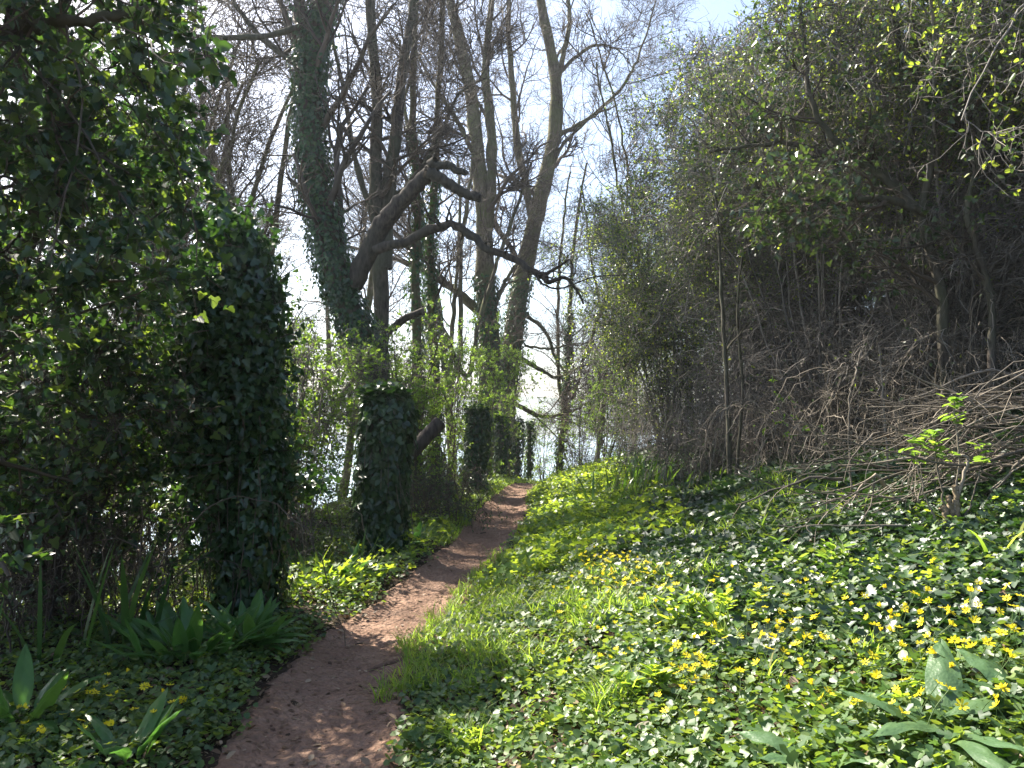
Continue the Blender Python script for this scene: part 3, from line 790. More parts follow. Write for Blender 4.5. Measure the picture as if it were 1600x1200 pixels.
# spring shrubs left of the path and beyond
def spring(per, mat=M_SPRING, s0=.025, s1=.055):
    return lambda C2, C3: [('foliage', mat, [on_twigs(C3[rng.random(len(C3)) < .4], per * 2.2, s0, s1, 'oval', .65, .4, .1, .015)])]
LS = (8, .8, 6, .4, 4, .2)
SP = [('hawthorn_bush', 'loose bush with fresh lime-green leaves between ivy column and nearest pillar', (-2.55, 8.9), 2.7, .5, 10, 2.6, M_TWIGP),
      ('hawthorn_bush', 'pale twiggy bush with lime-green tips at the foot of the leaning ivy-clad tree', (-3.0, 10.3), 3.2, .7, 11, 2.2, M_TWIGP),
      ('hawthorn_bush', 'fresh green bush right behind the sawn log', (-1.7, 12.5), 3.2, 1.0, 12, 4, M_TWIG),
      ('hawthorn_bush', 'fresh green bush left of the second pillar', (-1.45, 17.4), 4.0, 1.1, 12, 5, M_TWIG),
      ('hawthorn_bush', 'leafy green bush behind the gap between second and third pillars', (-1.0, 20.8), 4.2, 1.2, 12, 5, M_TWIG),
      ('hawthorn_bush', 'small leafy bush right of the farthest pillar', (1.2, 30), 3.2, 1.3, 10, 3.0, M_TWIG),
      ('hawthorn_bush', 'sunlit bush where the far bank meets the thicket', (2.5, 21), 3.0, 1.2, 10, 3.0, M_TWIG),
      ('hawthorn_bush', 'sunlit pale bush below the slope, seen under the broad leaves', (-5.6, 9.6), 3.4, 1.5, 14, 4, M_TWIGP),
      ('hawthorn_bush', 'sunlit pale bush far down the slope to the left', (-7.6, 10.8), 4.0, 1.7, 14, 4, M_TWIGP),
      ('hawthorn_bush', 'sunlit bush behind the tall ivy column', (-4.4, 11.8), 3.8, 1.4, 14, 3.5, M_TWIGP)]
SP += [('hawthorn_bush', 'pale green bush on the brink of the left slope, right of the others', (-4.0, 8.4), 2.6, 1.2, 14, 3.5, M_TWIGP),
       ('hawthorn_bush', 'pale green bush on the brink of the left slope, behind the iris blades', (-5.4, 7.6), 3.0, 1.3, 14, 3.5, M_TWIGP),
       ('hawthorn_bush', 'pale green bush lowest on the left slope before the water', (-7.4, 8.6), 4.2, 1.6, 14, 3.5, M_TWIGP),
       ('hawthorn_bush', 'pale green bush far behind the leaning ivy-clad tree', (-5.2, 15.0), 4.6, 1.6, 14, 3.5, M_TWIGP),
       ('hawthorn_bush', 'broad pale green bush far behind the tall ivy column', (-7.6, 14.0), 5.2, 1.9, 14, 3.5, M_TWIGP)]
SP += [('hawthorn_bush', 'pale leafy bush before the water, between ivy column and leaning tree', (-3.3, 12.0), 3.0, 1.0, 14, 3.5, M_TWIGP),
       ('hawthorn_bush', 'pale leafy bush before the water, right behind the leaning tree', (-2.6, 15.8), 3.2, 1.2, 14, 3.5, M_TWIGP),
       ('hawthorn_bush', 'wide leafy bush at the brink behind the row of pillars', (-2.2, 21.5), 4.2, 1.5, 14, 3.5, M_TWIG)]
SP += [('hawthorn_bush', 'bright leafy bush between the third pillar and the mossy trees', (-.55, 24.2), 3.4, .9, 14, 4.5, M_TWIGP),
       ('hawthorn_bush', 'leafy twiggy bush where the path drops out of sight', (2.3, 27), 3.4, 1.2, 14, 2.2, M_TWIG),
       ('hawthorn_bush', 'leafy twiggy bush right of the dropping path, nearest the far bank', (3.6, 25), 3.6, 1.2, 14, 2.2, M_TWIG)]
for nm, lab, base, h, spd, n0, per, tw in SP:
    shrub(nm, lab, base, h, spd, n0, LS, spring(per), group='bushes in fresh leaf', twig=tw, r0=.012)

# dry bramble tangles
def tangle(label, base, h, spd, n, leaf=.0, twig=M_TWIGP):
    b = np.array([base[0], base[1], float(H(base[0], base[1])) - .03])
    t = thing('bramble', label, 'bramble', b, 'dry bramble tangles')
    S = []
    for i in range(n):
        a = rng.random() * 6.283; o = np.array([math.cos(a), math.sin(a), 0]); p0 = b + np.array([rng.normal(), rng.normal(), 0]) * spd * .45
        p0[2] = float(H(p0[0], p0[1])) - .02
        hh = h * rng.uniform(.3, 1.05); s = spd * rng.uniform(.3, 1.1)
        p3 = p0 + o * s * 1.6; 
        p3[2] = float(H(p3[0], p3[1])) + h * .25 * rng.random()
        S.append(stem([p0, p0 + o * s * .3 + [0, 0, hh * .7], p0 + o * s * .8 + [0, 0, hh], (p0 + o * s * 1.3) * [1, 1, 0] + [0, 0, p0[2] + hh * .75], p3], .006, .003, 28, .012))
    Q, R = rows(S)
    C1, R1 = grow(Q, R, 5, .1, 1, .1, .5, 30, 85, 6, .2, 0, .7, .003)
    C2, R2 = grow(C1, R1, 3, .1, 1, .06, .2, 30, 85, 4, .2, 0, .7, .0022)
    part('stem', [tubes(Q, R, 4)], twig, t, b, True)
    part('crown', [tubes(C1, R1, 3), tubes(C2, R2, 3)], twig, t, b, True)
    if leaf: part('foliage', [on_twigs(C2, leaf, .025, .05, 'oval', .2, .5, .1, .02)], M_SHRUB, t, b)
tangle('dry bramble tangle between ivy column and nearest pillar', (-2.5, 8.2), 1.0, .42, 70, .3)
tangle('leafy bramble tangle right of the nearest pillar', (-1.25, 11.2), .75, .6, 70, 1.3, M_TWIG)
tangle('bramble tangle before the second pillar', (-1.2, 14.2), .7, .5, 50, 1.2, M_TWIG)
tangle('dark bramble tangle under the broad leaves at the left', (-3.1, 5.6), 1.0, .8, 80, 1.0, M_TWIG)
tangle('bramble tangle at the brink of the left slope', (-4.0, 7.2), 1.1, .9, 90, .8, M_TWIGP)
tangle('twiggy tangle at the foot of the thicket, left of the ivy carpet', (2.7, 9.9), .9, .8, 90, .15, M_TWIGP)
tangle('twiggy tangle under the bare-stemmed shrubs', (3.5, 8.2), .9, .9, 100, .1, M_TWIGP)
tangle('twiggy tangle at the back of the ivy carpet', (4.2, 7.0), .9, .9, 100, .1, M_TWIGP)

tangle('dense undergrowth at the back of the thicket, behind its left end', (3.6, 13.2), 2.0, 1.0, 90, .6, M_TWIGT)
tangle('dense undergrowth behind the tall leafy thicket shrub', (4.9, 15.0), 2.0, 1.2, 90, .6, M_TWIGT)
tangle('dense undergrowth behind the dark middle of the thicket', (5.0, 11.2), 2.0, 1.1, 90, .4, M_TWIGT)
tangle('dense undergrowth along the far bank before the pale water', (3.3, 18.5), 1.8, 1.2, 90, 1.0, M_TWIGT)
shrub('broad_leaved_shrub', 'dark broad-leaved shrub filling the left edge behind the overhanging branches', (-4.5, 6.5), 5.4, 1.3, 14, (10, 1.0, 7, .5, 3, .25),  # dense shrub added to shade the left foreground; also fills the dark leaf mass
      lambda C2, C3: [('foliage', M_BROAD, [on_twigs(above(C3, .8, 2.0), 3.2, .045, .08, 'ivy', .2, .5, .4, .03)])])
shrub('broad_leaved_shrub', 'low dark broad-leaved shrub between the ivy column and the left edge', (-3.25, 5.5), 2.7, .7, 14, (10, .8, 7, .4, 3, .25),
      lambda C2, C3: [('foliage', M_BROAD, [on_twigs(above(C3, .3, 1.0), 2.6, .04, .075, 'ivy', .2, .5, .4, .03)])])
# brushwood pile: cut sticks lying across one another
c0 = G(1575, 765)[:2]
b = np.array([c0[0], c0[1], float(H(*c0))])
t = thing('brush_pile', 'heap of cut brown brushwood lying at the right edge of the bank', 'brushwood', b)
S = []
for i in range(115):
    c = c0 + rng.normal(size=2) * [.5, .28]
    z = float(H(*c)) + .12 + .55 * rng.random() ** 1.3
    a = rng.normal() * .35 + math.pi + rng.normal() * .2
    L = rng.uniform(.4, 1.5)
    d = np.array([math.cos(a), math.sin(a) * .6, rng.normal() * .16 - .05])
    p = np.array([c[0], c[1], z]); kk = rng.normal(size=3) * .10
    S.append(stem([p - d * L / 2 + kk * .4, p - d * L * .15 + kk, p + d * L * .2, p + d * L / 2 - kk], .004 + .012 * rng.random() ** 3, .003, 28, .006))
Q, R = rows(S)
Q, R = Q[:, ::3], R[:, ::3]
C1, R1 = grow(Q, R, 4, .3, 1, .15, .5, 15, 50, 6, .12, 0, .6, .0028)
part('stick', [tubes(Q, R, 5)], M_TWIGP, t, b, True)
part('crown', [tubes(C1, R1, 3)], M_TWIGP, t, b, True)

# ================================================================== LOG, ROOT
p0, p1 = P(628, 722, 9.6), P(687, 660, 9.9)
Q = resample([p0 - (p1 - p0) * .9, p0, p1], 12)[None]; R = np.full((1, 12), .10) * (1 + .04 * rng.normal(size=(1, 12)))
b = Q[0, 0].copy(); b[2] = float(H(b[0], b[1]))
t = thing('sawn_log', 'sawn log propped up at a slant behind the nearest ivy pillar', 'log', b)
part('bark', [tubes(Q, R, 12)], M_DEADW, t, b, True)
part('sawn_face', [cap(Q, R, 12)], M_PALE, t, b)
pr = [G(545, 1062), G(575, 1052), G(610, 1040), G(640, 1030)]
Q = resample([p + [0, 0, z] for p, z in zip(pr, (-.03, .004, .01, -.01))], 12)[None]
o = link('tree_root', mesh_from('tree_root', [tubes(Q, np.interp(np.linspace(0, 1, 12), [0, .5, 1], [.012, .024, .015])[None], 8)], M_ROOT, Q[0, 0], True), None, [float(v) for v in Q[0, 0]])
tag(o, 'brown root crossing the right edge of the earth path near the camera', 'root')

# ================================================================== GROUND COVER
def scatter(n, r0, r1, pw, amax=44):
    u = rng.random(n)
    if abs(pw) < 1e-6: r = r0 * (r1 / r0) ** u
    else: r = (r0 ** pw + u * (r1 ** pw - r0 ** pw)) ** (1 / pw)
    a = np.radians(rng.uniform(-amax, amax, n))
    return np.stack([r * np.sin(a), r * np.cos(a)], 1), r
def dists(p):
    c, w_ = path_c(p[:, 1]), path_w(p[:, 1])
    e = .22 * (fbm(p[:, 1] * 2.6 + np.where(p[:, 0] > c, 40, 0), p[:, 1] * 0 + 3, 3) - .42)
    return p[:, 0] - c - w_ - e, c - w_ - e - p[:, 0]
def flat_leaves(p, hmax, s0, s1, tpl, tilt=.55, lod=0., rr=None, mi=0, aspect=1.):
    n = len(p)
    mound = .10 * fbm(p[:, 0] * 3, p[:, 1] * 3, 2)
    z = H(p[:, 0], p[:, 1]) + .01 + (hmax * (.15 + .85 * rng.random(n)) * (.4 + 6 * mound))
    nor = nrm(np.array([0, 0, 1.]) + tilt * rvec(n))
    tip = rvec(n) * [1, 1, .2]
    s = s0 + (s1 - s0) * rng.random(n)
    if lod: s = s * (1 + lod * np.maximum(rr - 3, 0))
    return leaves(np.stack([p[:, 0], p[:, 1], z], 1), nor, tip, s, tpl, mi, None, aspect)

p, r = scatter(330000, 1.3, 26, .5)
d, dl = dists(p)
ivyz = d - 1.5 + 1.5 * (fbm(p[:, 0] * 1.1 + 20, p[:, 1] * 1.1, 2) - .4) - .04 * (p[:, 1] - 6) + .5 * (p[:, 1] < 4.2)* -(4.2 - p[:, 1])
herbz = (sstep(6.8, 8, p[:, 1]) * (1 - sstep(.9, 1.9, d)) * sstep(.15, .4, d))
herbz = np.where(d > 0, herbz, 0) > rng.random(len(p)) * 1.1
rightm = (d > -.05) & (d < 7)
leftm = (dl > -.05) & (dl < 5)
patch = fbm(p[:, 0] * 2.2 + 9, p[:, 1] * 2.2, 3)
bare = rng.random(len(p)) < sstep(-.06, .12, np.where(d > 0, d, dl)) * (.35 + .65 * sstep(.27, .42, patch))
isivy = rightm & (ivyz + .25 * rng.normal(size=len(p)) > 0)
lawn = (d < .3 + .3 * vnoise(p[:, 1] * 2, p[:, 1])) & (d > -.1) & (p[:, 1] > 4.3) & (p[:, 1] < 8.8) & (rng.random(len(p)) < .65)
iscel = ~lawn & ((rightm & ~isivy & ~herbz) | leftm) & bare
near = r < 6.5
B = []
q = iscel & near; B.append(flat_leaves(p[q], .12, .014, .038, 'heart', .75))
q = iscel & ~near; B.append(flat_leaves(p[q], .14, .022, .042, 'dia', .75, .05, r[q], 0, 1.4))
tag(link('ground_cover', mesh_from('ground_cover', B, M_COVER)), 'low carpet of heart-shaped celandine leaves covering both verges of the path', 'ground cover', kind='stuff')
q = isivy
B = [flat_leaves(p[q & near], .12, .028, .062, 'ivy', .75), flat_leaves(p[q & ~near], .12, .05, .08, 'dia', .7, .04, r[q & ~near], 0, 1.5)]
tag(link('ivy_carpet', mesh_from('ivy_carpet', B, M_IVYC)), 'glossy dark ivy carpeting the bank below the thicket', 'ivy', kind='stuff')
q = rightm & herbz
p2, r2 = scatter(26000, 6.5, 26, .6, 30); d2, dl2 = dists(p2)
q2 = ((d2 > .1) & (d2 < 1.9) | (dl2 > .02) & (dl2 < .9)) & (vnoise(p2[:, 0] * 2.5, p2[:, 1] * 2.5) > .35)
p3, r3 = scatter(16000, 1.4, 7, .8); d3, dl3 = dists(p3)
q3 = (((d3 > .25) & (d3 < 3.5)) | ((dl3 > .1) & (dl3 < 2))) & (vnoise(p3[:, 0] * 3.3 + 8, p3[:, 1] * 3.3) > .70)
p4, r4 = scatter(30000, 1.4, 9, .7); d4, dl4 = dists(p4)
q4 = ((d4 > .1) & (d4 < 4) | (dl4 > .1) & (dl4 < 3)) & (vnoise(p4[:, 0] * 2.1 + 3, p4[:, 1] * 2.1) > .5)
B = [flat_leaves(p[q], .30, .04, .08, 'trefoil', .7), flat_leaves(p4[q4], .17, .02, .06, 'trefoil', .8, 0, None, 1, .8), flat_leaves(p2[q2], .30, .045, .085, 'trefoil', .8), flat_leaves(p3[q3], .14, .025, .05, 'trefoil', .7)]
tag(link('herb_patch', mesh_from('herb_patch', B, [M_HERB, M_COVER])), 'bright green herb leaves sunlit along the bank and path edges', 'ground cover', kind='stuff')

# grass
def grass_at(p, L0, L1):
    n = len(p)
    z = H(p[:, 0], p[:, 1])
    base = np.stack([p[:, 0], p[:, 1], z], 1)
    dv = nrm(np.array([0, 0, 1.]) + .45 * rvec(n))
    return blades(base, dv, L0 + (L1 - L0) * rng.random(n), .003 + .006 * rng.random(n) ** 2 + .0004 * p[:, 1], .5 + 1.1 * rng.random(n))
p, r = scatter(170000, 3.2, 24, .7, 25)
d, dl = dists(p)
g1 = (d > -.08 - .1 * vnoise(p[:, 1] * 5, p[:, 1])) & (d < .38 + .3 * vnoise(p[:, 1] * 2, p[:, 1])) & (p[:, 1] > 4.2) & (p[:, 1] < 8.8) & (vnoise(p[:, 0] * 6, p[:, 1] * 6) + .2 * rng.normal(size=len(p)) > .33)
g2 = (dl > -.03) & (dl < .35) & (p[:, 1] > 9.2) & (vnoise(p[:, 0] * 3, p[:, 1] * 3) > .3)
g3 = (d > -.03) & (d < .5) & (p[:, 1] > 14)
g4 = (d > .3) & (d < 3) & (vnoise(p[:, 0] * 5 + 3, p[:, 1] * 5) > .74)
B = [grass_at(p[g1], .05, .21), grass_at(p[g2 | g3], .08, .2), grass_at(p[g4], .1, .24)]
tag(link('grass', mesh_from('grass', B, M_GRASS)), 'bright sunlit grass tufts along the edges of the path', 'grass', kind='stuff')

# leaf litter and crumbs of twig on the path
p, r = scatter(36000, 1.6, 14, .8, 35); d, dl = dists(p)
q = (d < .25) & (dl < .25)
pp = p[q]; n = len(pp)
pos = np.stack([pp[:, 0], pp[:, 1], H(pp[:, 0], pp[:, 1]) + .018], 1)
B = [leaves(pos[:n // 3], nrm(np.array([0, 0, 1.]) + .35 * rvec(n // 3)), rvec(n // 3) * [1, 1, .1], .006 + .045 * rng.random(n // 3) ** 3.2, 'oval', 0)]
m = n - n // 3
dv = rvec(m) * [1, 1, .08]
tp = pos[n // 3:][:, None] + nrm(dv)[:, None] * (np.linspace(-.5, .5, 3)[None, :, None]) * (.01 + .06 * rng.random(m) ** 3)[:, None, None]
tp[:, 1] += rvec(m) * .004
B.append(tubes(tp, np.full((m, 3), .0014), 3))
p5, r5 = scatter(9000, 1.4, 9, .8); d5, dl5 = dists(p5); p5 = p5[(d5 > -.1) & (d5 < 4) | (dl5 > -.1) & (dl5 < 3)]
B.append(flat_leaves(p5, .07, .02, .06, 'oval', .7))
p6, r6 = scatter(4200, 1.6, 13, .8, 35); d6, dl6 = dists(p6); k6 = (d6 < .05) & (dl6 < .05) & (rng.random(len(p6)) < .25 + .75 * sstep(-.3, 0, np.maximum(d6, dl6)))
p6 = p6[k6]; n6 = len(p6); sz = .0025 + .011 * rng.random(n6) ** 4
c6 = np.stack([p6[:, 0], p6[:, 1], H(p6[:, 0], p6[:, 1]) + .012 + sz * .3], 1); ax6 = nrm(rvec(n6) * [1, 1, .3])
PB = tubes(c6[:, None] + ax6[:, None] * (np.array([-1, -.7, 0, .7, 1])[None, :, None] * sz[:, None, None] * 1.2), sz[:, None] * np.array([.2, .75, 1, .7, .2])[None] , 6)
tag(link('pebbles', mesh_from('pebbles', [PB], M_ROOT, smooth=True)), 'small stones and clods of earth on the red path', 'pebbles', kind='stuff')
tag(link('leaf_litter', mesh_from('leaf_litter', B, M_LITTER)), 'dead leaf scraps and twig crumbs scattered over path and verges', 'litter', kind='stuff')

# ================================================================== SINGLE PLANTS
def blade_clump(name, label, cat, base, n, L0, L1, w0, spread, mat, bend=(.1, .9), group=None, lean=.35, k=9):
    b = np.array([base[0], base[1], float(H(base[0], base[1])) - .01])
    t = thing(name, label, cat, b, group)
    for i in range(n):
        o = rng.normal(size=2) * spread
        p = np.array([[b[0] + o[0], b[1] + o[1], float(H(b[0] + o[0], b[1] + o[1])) - .01]])
        dv = nrm(np.array([[o[0] / max(spread, .01) * lean * .6 + rng.normal() * lean * .5, o[1] / max(spread, .01) * lean * .4 + rng.normal() * lean * .4, 1.]]))
        bt = blades(p, dv, np.array([rng.uniform(L0, L1)]), np.array([w0 * rng.uniform(.7, 1.2)]), np.array([rng.uniform(*bend)]), k)
        part('leaf', [bt], mat, t, b, True)
    return t
g = G(215, 1010)
blade_clump('iris_clump', 'tall clump of broad upright iris blades in front of the ivy column', 'plant', (-2.45, 5.0), 12, .5, .95, .042, .10, M_IRIS, (.0, .7), 'sword-leaved iris clumps', .25)
blade_clump('iris_clump', 'clump of iris blades left of the tallest iris blades', 'plant', (-2.75, 4.7), 11, .4, .8, .04, .14, M_IRIS, (.0, 1.0), 'sword-leaved iris clumps', .35)
blade_clump('iris_clump', 'drooping pale-lit iris blades at the left edge of the verge', 'plant', (-2.75, 3.85), 9, .35, .6, .035, .12, M_IRIS, (.5, 1.7), 'sword-leaved iris clumps', .5)
blade_clump('iris_clump', 'wide stand of sword leaves below the left end of the thicket', 'plant', (1.65, 10.4), 85, .35, .72, .036, .36, M_SWORD, (.1, 1.0), 'sword-leaved iris clumps', .3, 6)
blade_clump('iris_clump', 'small iris tuft at the foot of the nearest pillar', 'plant', (-1.5, 7.6), 8, .3, .5, .03, .08, M_IRIS, (.1, .8), 'sword-leaved iris clumps', .3)
blade_clump('iris_clump', 'bright backlit sword leaves between ivy column and nearest pillar', 'plant', (-1.75, 7.0), 10, .25, .45, .035, .10, M_HERB, (.1, .8), 'sword-leaved iris clumps', .35)
blade_clump('grass_tuft', 'thin long-bladed tuft in the middle of the bank', 'grass', (1.75, 5.5), 14, .2, .38, .012, .05, M_GRASS, (.3, 1.2), 'long-bladed tufts on the bank', .5)
blade_clump('grass_tuft', 'thin long-bladed tuft between bank flowers and ivy carpet', 'grass', (2.3, 6.4), 14, .25, .45, .013, .06, M_GRASS, (.3, 1.2), 'long-bladed tufts on the bank', .5)
blade_clump('grass_tuft', 'arching pale blades at the right edge below the dock stump', 'grass', (2.3, 3.6), 9, .3, .6, .018, .05, M_GRASS, (.8, 1.8), 'long-bladed tufts on the bank', .7)

def rosette(name, label, cat, base, n, L0, L1, W, mat, e0, e1, bend, wave=.05, group=None, lift=0., spread=.02):
    b = np.array([base[0], base[1], float(H(base[0], base[1])) + lift - .01])
    t = thing(name, label, cat, b, group)
    a0 = rng.random() * 6
    for i in range(n):
        a = a0 + i * 2.4 + rng.normal() * .25
        L = rng.uniform(L0, L1)
        o = b + np.array([math.cos(a), math.sin(a), 0]) * spread * random.random() ** .5; o[2] = float(H(o[0], o[1])) + .02
        part('leaf', [broad_leaf(o, a, rng.uniform(e0, e1), L, W * rng.uniform(.8, 1.2) * L / L1, rng.uniform(bend * .5, bend * 1.4), wave)], mat, t, b, True)
    return t
GG = 'wild garlic clumps'
for x, y, n, lab in [(-1.98, 4.8, 70, 'large lush clump of wild garlic leaves in front of the ivy column'),
                     (-1.68, 5.05, 30, 'wild garlic clump at the right side of the largest garlic clump'),
                     (-2.35, 3.75, 14, 'wild garlic clump at the left among the celandine leaves'),
                     (-1.62, 3.32, 9, 'small wild garlic clump close to the path in the front left'),
                     (-1.52, 7.15, 12, 'bright sunlit wild garlic beside the path before the nearest pillar'),
                     (-1.15, 9.0, 14, 'wild garlic clump at the right foot of the nearest pillar')]:
    rosette('wild_garlic', lab, 'plant', (x, y), n, .26, .40, .085, M_GARLIC, .6, 1.4, .85, .04, GG, .02, .04 + .004 * n)
GD = 'dock plants on the bank'
d1 = G(1560, 1190)
for (px, py), n, L, lab in [((1480, 1165), 10, .44, 'big dock plant with broad crinkled leaves in the front right corner'),
                         ((1600, 1110), 7, .34, 'dock plant with pale arching leaves at the right edge'),
                         ((1290, 1215), 5, .30, 'dock plant with an upright leaf at the bottom edge'),
                         ((1490, 905), 6, .24, 'dock plant with a lime-green leaf under the shoot stump'),
                         ((1470, 1075), 4, .22, 'dock plant with one bright backlit leaf among the flowers')]:
    gp = G(px, py)
    rosette('dock', lab, 'plant', gp[:2], n, L * .7, L, .085 if L < .28 else .105, M_DOCK, .3, .95, .9, .05, GD)

# leafy upright herbs
def leafy(name, label, base, h, n, mat, s, group=None, nst=5):
    b = np.array([base[0], base[1], float(H(base[0], base[1])) - .01])
    t = thing(name, label, 'plant', b, group)
    S = []
    for i in range(nst):
        o = rng.normal(size=2) * .04; tp = rng.normal(size=2) * .08
        S.append(stem([b + [o[0], o[1], 0], b + [o[0] * 1.5 + tp[0] * .4, o[1] * 1.5, h * .5], b + [o[0] * 2 + tp[0], o[1] * 2 + tp[1], h * rng.uniform(.8, 1.1)]], .0035, .002, 28, .002))
    Q, R = rows(S)
    part('stem', [tubes(Q, R, 5)], M_STEM, t, b, True)
    N = n * nst
    i = rng.integers(0, nst, N); u = rng.uniform(.25, 1, N); j = (u * 27).astype(int)
    a = rng.random(N) * 6.283
    dv = np.stack([np.cos(a), np.sin(a), .5 + 0 * a], 1)
    nor = nrm(np.stack([-.6 * np.cos(a), -.6 * np.sin(a), 1 + 0 * a], 1) + .2 * rvec(N))
    part('foliage', [leaves(Q[i, j], nor, dv, s * (.6 + .6 * rng.random(N)) * (1.15 - .4 * u), 'oval', aspect=.95)], mat, t, b)
    return t
GB = 'leafy herbs on the bank'
for (px, py), h, lab in [((1075, 990), .2, 'fresh broad-leaved herb in the bank, left of a similar herb'),
                         ((1130, 985), .22, 'fresh broad-leaved herb in the bank, right of a similar herb'),
                         ((1040, 1080), .14, 'short leafy herb among bank flowers, below the paired herbs'),
                         ((1290, 900), .2, 'lime leafy herb at the edge of the ivy carpet'),
                         ((900, 860), .24, 'bright leafy herb high in the sunny drift beside the far grass'),
                         ((960, 800), .28, 'bright leafy herb below the wide stand of sword leaves'),
                         ((850, 900), .2, 'bright leafy herb by the grass strip at the path')]:
    gp = G(px, py)
    leafy('leafy_herb', lab, gp[:2], h, 12, M_HERB if px != 1290 else M_SPRING, .075, GB, 6)

# cut stump with elder shoots
gp = G(1485, 835)
b = gp.copy()
t = thing('elder_stump', 'pale cut stump with thin upright shoots bearing fresh leaf tufts', 'stump', b)
Qs = [stem([b + [.03 * i, 0, -.05], b + [.03 * i + .01, 0, .12], b + [.04 * i, .01, .2 + .06 * i]], .02, .015, 28, .003) for i in (-1, 0, 1)]
q_, r_ = rows(Qs)
part('trunk', [tubes(q_, r_, 8)] + [cap(q_[i:i + 1], r_[i:i + 1], 8) for i in range(3)], M_STUMP, t, b, True)
Yb = b[1]
S = [stem([b, P(1470, 760, Yb), P(1455, 680, Yb)], .006, .004, 28, .004), stem([b, P(1497, 740, Yb), P(1492, 628, Yb)], .006, .004, 28, .004),
     stem([b, P(1515, 790, Yb), P(1540, 700, Yb)], .006, .003, 28, .004), stem([b, P(1450, 790, Yb), P(1425, 690, Yb)], .006, .003, 28, .004),
     stem([b, P(1507, 740, Yb), P(1512, 716, Yb), P(1498, 712, Yb), P(1470, 714, Yb)], .011, .006, 28, .003)]
Q, R = rows(S)
part('shoot', [tubes(Q, R, 6)], M_TWIGP, t, b, True)
B = []
for i, n in ((0, 20), (1, 22), (2, 8), (3, 12), (4, 6)):
    for z in (1, .9):
        c = Q[i, int(27 * z)]
        a = rng.random(n) * 6.283
        dv = np.stack([np.cos(a), np.sin(a), .35 + .3 * rng.random(n)], 1)
        B.append(leaves(c + rng.normal(size=(n, 3)) * .02, nrm(np.array([0, 0, 1.]) + .5 * rvec(n)), dv, .035 + .04 * rng.random(n), 'oval', aspect=.75))
part('foliage', B, M_SPRING, t, b)

# slim saplings and stray stems in front of the thicket
def wand(label, pts, Y, r0, r1, per=0, mat=M_SPRING, bk=None):
    S = stem(pts, r0, r1, 28, .004, Y)
    b = S[0][0, 0].copy()
    t = thing('bare_shoot', label, 'shoot', b, 'stray shoots before the thicket')
    C1, R1 = grow(S[0], S[1], 8, .3, 1, .08, .35, 25, 60, 6, .15, .05, .6, .0025)
    part('stem', [tubes(*S, 6), tubes(C1, R1, 4)], bk or M_TWIGP, t, b, True)
    if per: part('foliage', [on_twigs(C1, per, .025, .045, 'oval', .6, .5, .1, .006)], mat, t, b)
wand('pale hooked stem hanging before the dark thicket', [(1330, 770), (1326, 640), (1335, 590), (1346, 545)], 5.4, .007, .004)
wand('pale upright stem in the middle of the thicket front', [(1390, 760), (1380, 620), (1376, 580), (1374, 540)], 6.0, .009, .005)
wand('slanting shoot with lime leaves before the dark thicket', [(1170, 745), (1195, 690), (1222, 650), (1205, 605)], 7.2, .006, .003, 5)
wand('bowed shoot with lime leaves left of the brushwood', [(1310, 760), (1290, 700), (1255, 660), (1240, 670)], 6.6, .006, .003, 5)
wand('dark leaning shoot rising out of the ivy carpet', [(1400, 940), (1420, 850), (1440, 740), (1400, 660)], 4.6, .006, .003)
wand('tallest grey stem standing upright in the left half of the thicket', [(1140, 740), (1136, 600), (1128, 470), (1122, 340), (1110, 260)], 8.6, .03, .01, 0, M_SPRING, M_BARK)
wand('grey stem leaning beside the tallest upright stem of the thicket', [(1150, 740), (1160, 600), (1152, 480), (1168, 360), (1190, 280)], 8.7, .02, .007, 0, M_SPRING, M_BARK)
wand('thin forked shoot rising from the celandine carpet', [(1345, 960), (1352, 880), (1370, 800)], 4.8, .005, .002)

gp = G(1010, 1150); me = mesh_from('stone', [tubes(resample([gp + [-.05, 0, -.01], gp + [-.02, 0, .012], gp + [.02, .005, .014], gp + [.05, 0, -.005]], 10)[None], (np.array([.008, .024, .032, .036, .036, .037, .034, .03, .022, .006]) * (1 + .08 * rng.normal(size=10)))[None], 10)], M_STONE, gp, True)
tag(link('stone', me, None, [float(v) for v in gp]), 'pale brown stone half hidden among the front verge leaves', 'stone')
gp = G(805, 1078); gp[2] += .05
tag(link('fallen_leaf', mesh_from('fallen_leaf', [broad_leaf(gp, 2.4, .25, .10, .07, .9, .05)], M_RED, gp, True), None, [float(v) for v in gp]), 'russet dead leaf lying on the green verge right of the path', 'leaf')

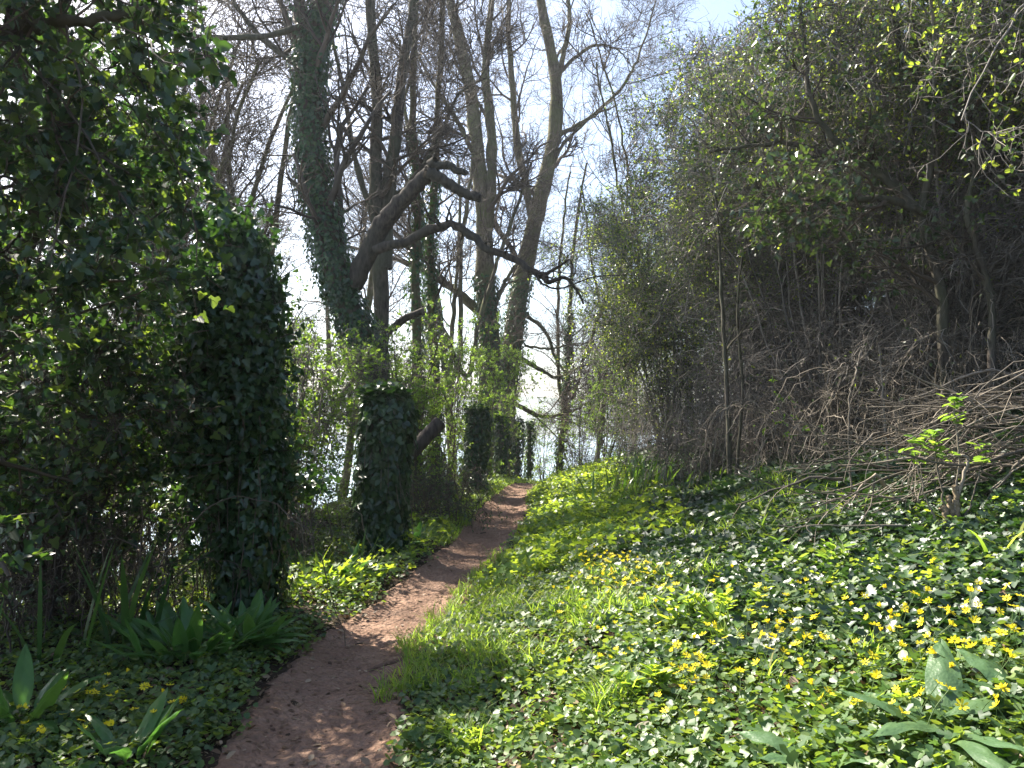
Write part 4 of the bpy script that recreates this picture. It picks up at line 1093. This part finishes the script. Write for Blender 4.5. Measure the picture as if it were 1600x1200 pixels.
# ================================================================== CELANDINE FLOWERS
def petal_mesh(n, openness, rad):
    Vb, F = [], None
    V0 = np.array([(0, 0, 0), (-.16, .45, 0), (-.17, .75, 0), (0, 1, 0), (.17, .75, 0), (.16, .45, 0)])
    B = []
    for i in range(n):
        a = i / n * 2 * math.pi + rng.normal() * .06
        e = openness + rng.normal() * .12
        d = np.array([math.cos(a) * math.cos(e), math.sin(a) * math.cos(e), math.sin(e)])
        s = np.array([-math.sin(a), math.cos(a), 0]); nn = np.cross(s, d)
        l = rad * rng.uniform(.85, 1.1)
        V = np.stack([d * v[1] * l + s * v[0] * l * 1.15 + nn * (.12 * l * (abs(v[0]) * 3 + v[1] ** 2 * .6)) for v in V0]) + d * .002
        B.append((V[None], [[0, 1, 2, 3], [0, 3, 4, 5]], rng.random(1), 0))
    V, F = [], []
    for i in range(4):
        for j in range(8):
            th = i / 3 * math.pi / 2; ph = j / 8 * 2 * math.pi
            V.append([.0038 * math.cos(th) * math.cos(ph), .0038 * math.cos(th) * math.sin(ph), .004 * math.sin(th) + .0008])
    for i in range(3):
        for j in range(8): F.append([i * 8 + j, i * 8 + (j + 1) % 8, i * 8 + 8 + (j + 1) % 8, i * 8 + 8 + j])
    return B, (np.array(V)[None], F, np.array([.5]))
heads, hearts = [], []
for i in range(6):
    pb, hb = petal_mesh(random.choice([8, 8, 9, 7]), [.25, .45, .7, 1.0, .35, 1.3][i], .019)
    heads.append(mesh_from('petals', pb, M_PETAL)); hearts.append(mesh_from('flower_heart', [hb], M_HEART, smooth=True))
q = resample([(0, 0, -.10), (.008, .002, -.05), (0, 0, 0)], 7)[None]
stem_me = mesh_from('stem', [tubes(q, np.full((1, 7), .0012), 5)], M_STEM, smooth=True)
def flower(x, y, hgt, label, group, sc=1.0):
    z = float(H(x, y)) + hgt
    t = thing('celandine_flower', label, 'flower', (x, y, z), group)
    k = random.randrange(6)
    t.rotation_euler = (random.gauss(.25, .42), random.gauss(0, .42), random.random() * 6.28); t.scale = (sc, sc, sc)
    link('petals', heads[k], t); link('flower_heart', hearts[k], t)
    s = link('stem', stem_me, t); s.scale = (1, 1, max(1, hgt / .10 / sc))
def sow(boxes, label, group, h0, h1, sc):
    for (x0, y0, x1, y1, n) in boxes:
        for i in range(n):
            gp = G(random.uniform(x0, x1), random.uniform(y0, y1))
            flower(gp[0], gp[1], random.uniform(h0, h1), label, group, sc * random.uniform(.8, 1.15))
sow([(905, 890, 1015, 950, 60), (860, 920, 960, 1000, 10), (1000, 920, 1060, 990, 10)], 'tiny yellow celandine in the dense far drift by the sunny grass', 'celandines in the far drift', .11, .18, 1.05)
sow([(960, 940, 1260, 1110, 38), (1100, 930, 1480, 1110, 44), (1380, 970, 1600, 1110, 36), (1000, 1080, 1250, 1200, 16), (1250, 1070, 1590, 1195, 26), (1180, 1010, 1400, 1070, 14), (840, 1000, 1000, 1110, 9)],
    'yellow celandine flower open among the leaves of the right bank', 'celandines on the right bank', .10, .18, 1.02)
sow([(85, 1090, 290, 1140, 16), (20, 1110, 280, 1190, 16), (160, 960, 200, 1000, 2)], 'yellow celandine flower in the shaded carpet left of the path', 'celandines left of the path', .09, .16, 1.1)

# ================================================================== HAZE FOR VEILING GLARE
m, nt, out = newmat('glare_haze')
pv = nt.nodes.new('ShaderNodeVolumePrincipled')
pv.inputs['Color'].default_value = (.86, .92, 1, 1); pv.inputs['Density'].default_value = .0008; pv.inputs['Anisotropy'].default_value = .45  # thin bluish haze added to lift the darks like veiling sun glare
nt.links.new(pv.outputs[0], out.inputs['Volume'])
x0, x1, y0, y1, z0, z1 = -4700, 4700, -4700, 4700, -45, 24
V = np.array([(x, y, z) for z in (z0, z1) for (x, y) in ((x0, y0), (x1, y0), (x1, y1), (x0, y1))], float)
tag(link('haze', mesh_from('haze', [(V[None], [[3, 2, 1, 0], [4, 5, 6, 7], [0, 1, 5, 4], [1, 2, 6, 5], [2, 3, 7, 6], [3, 0, 4, 7]], np.array([.5]))], m)), 'thin added haze veiling the trees like sun glare', 'haze', kind='stuff')
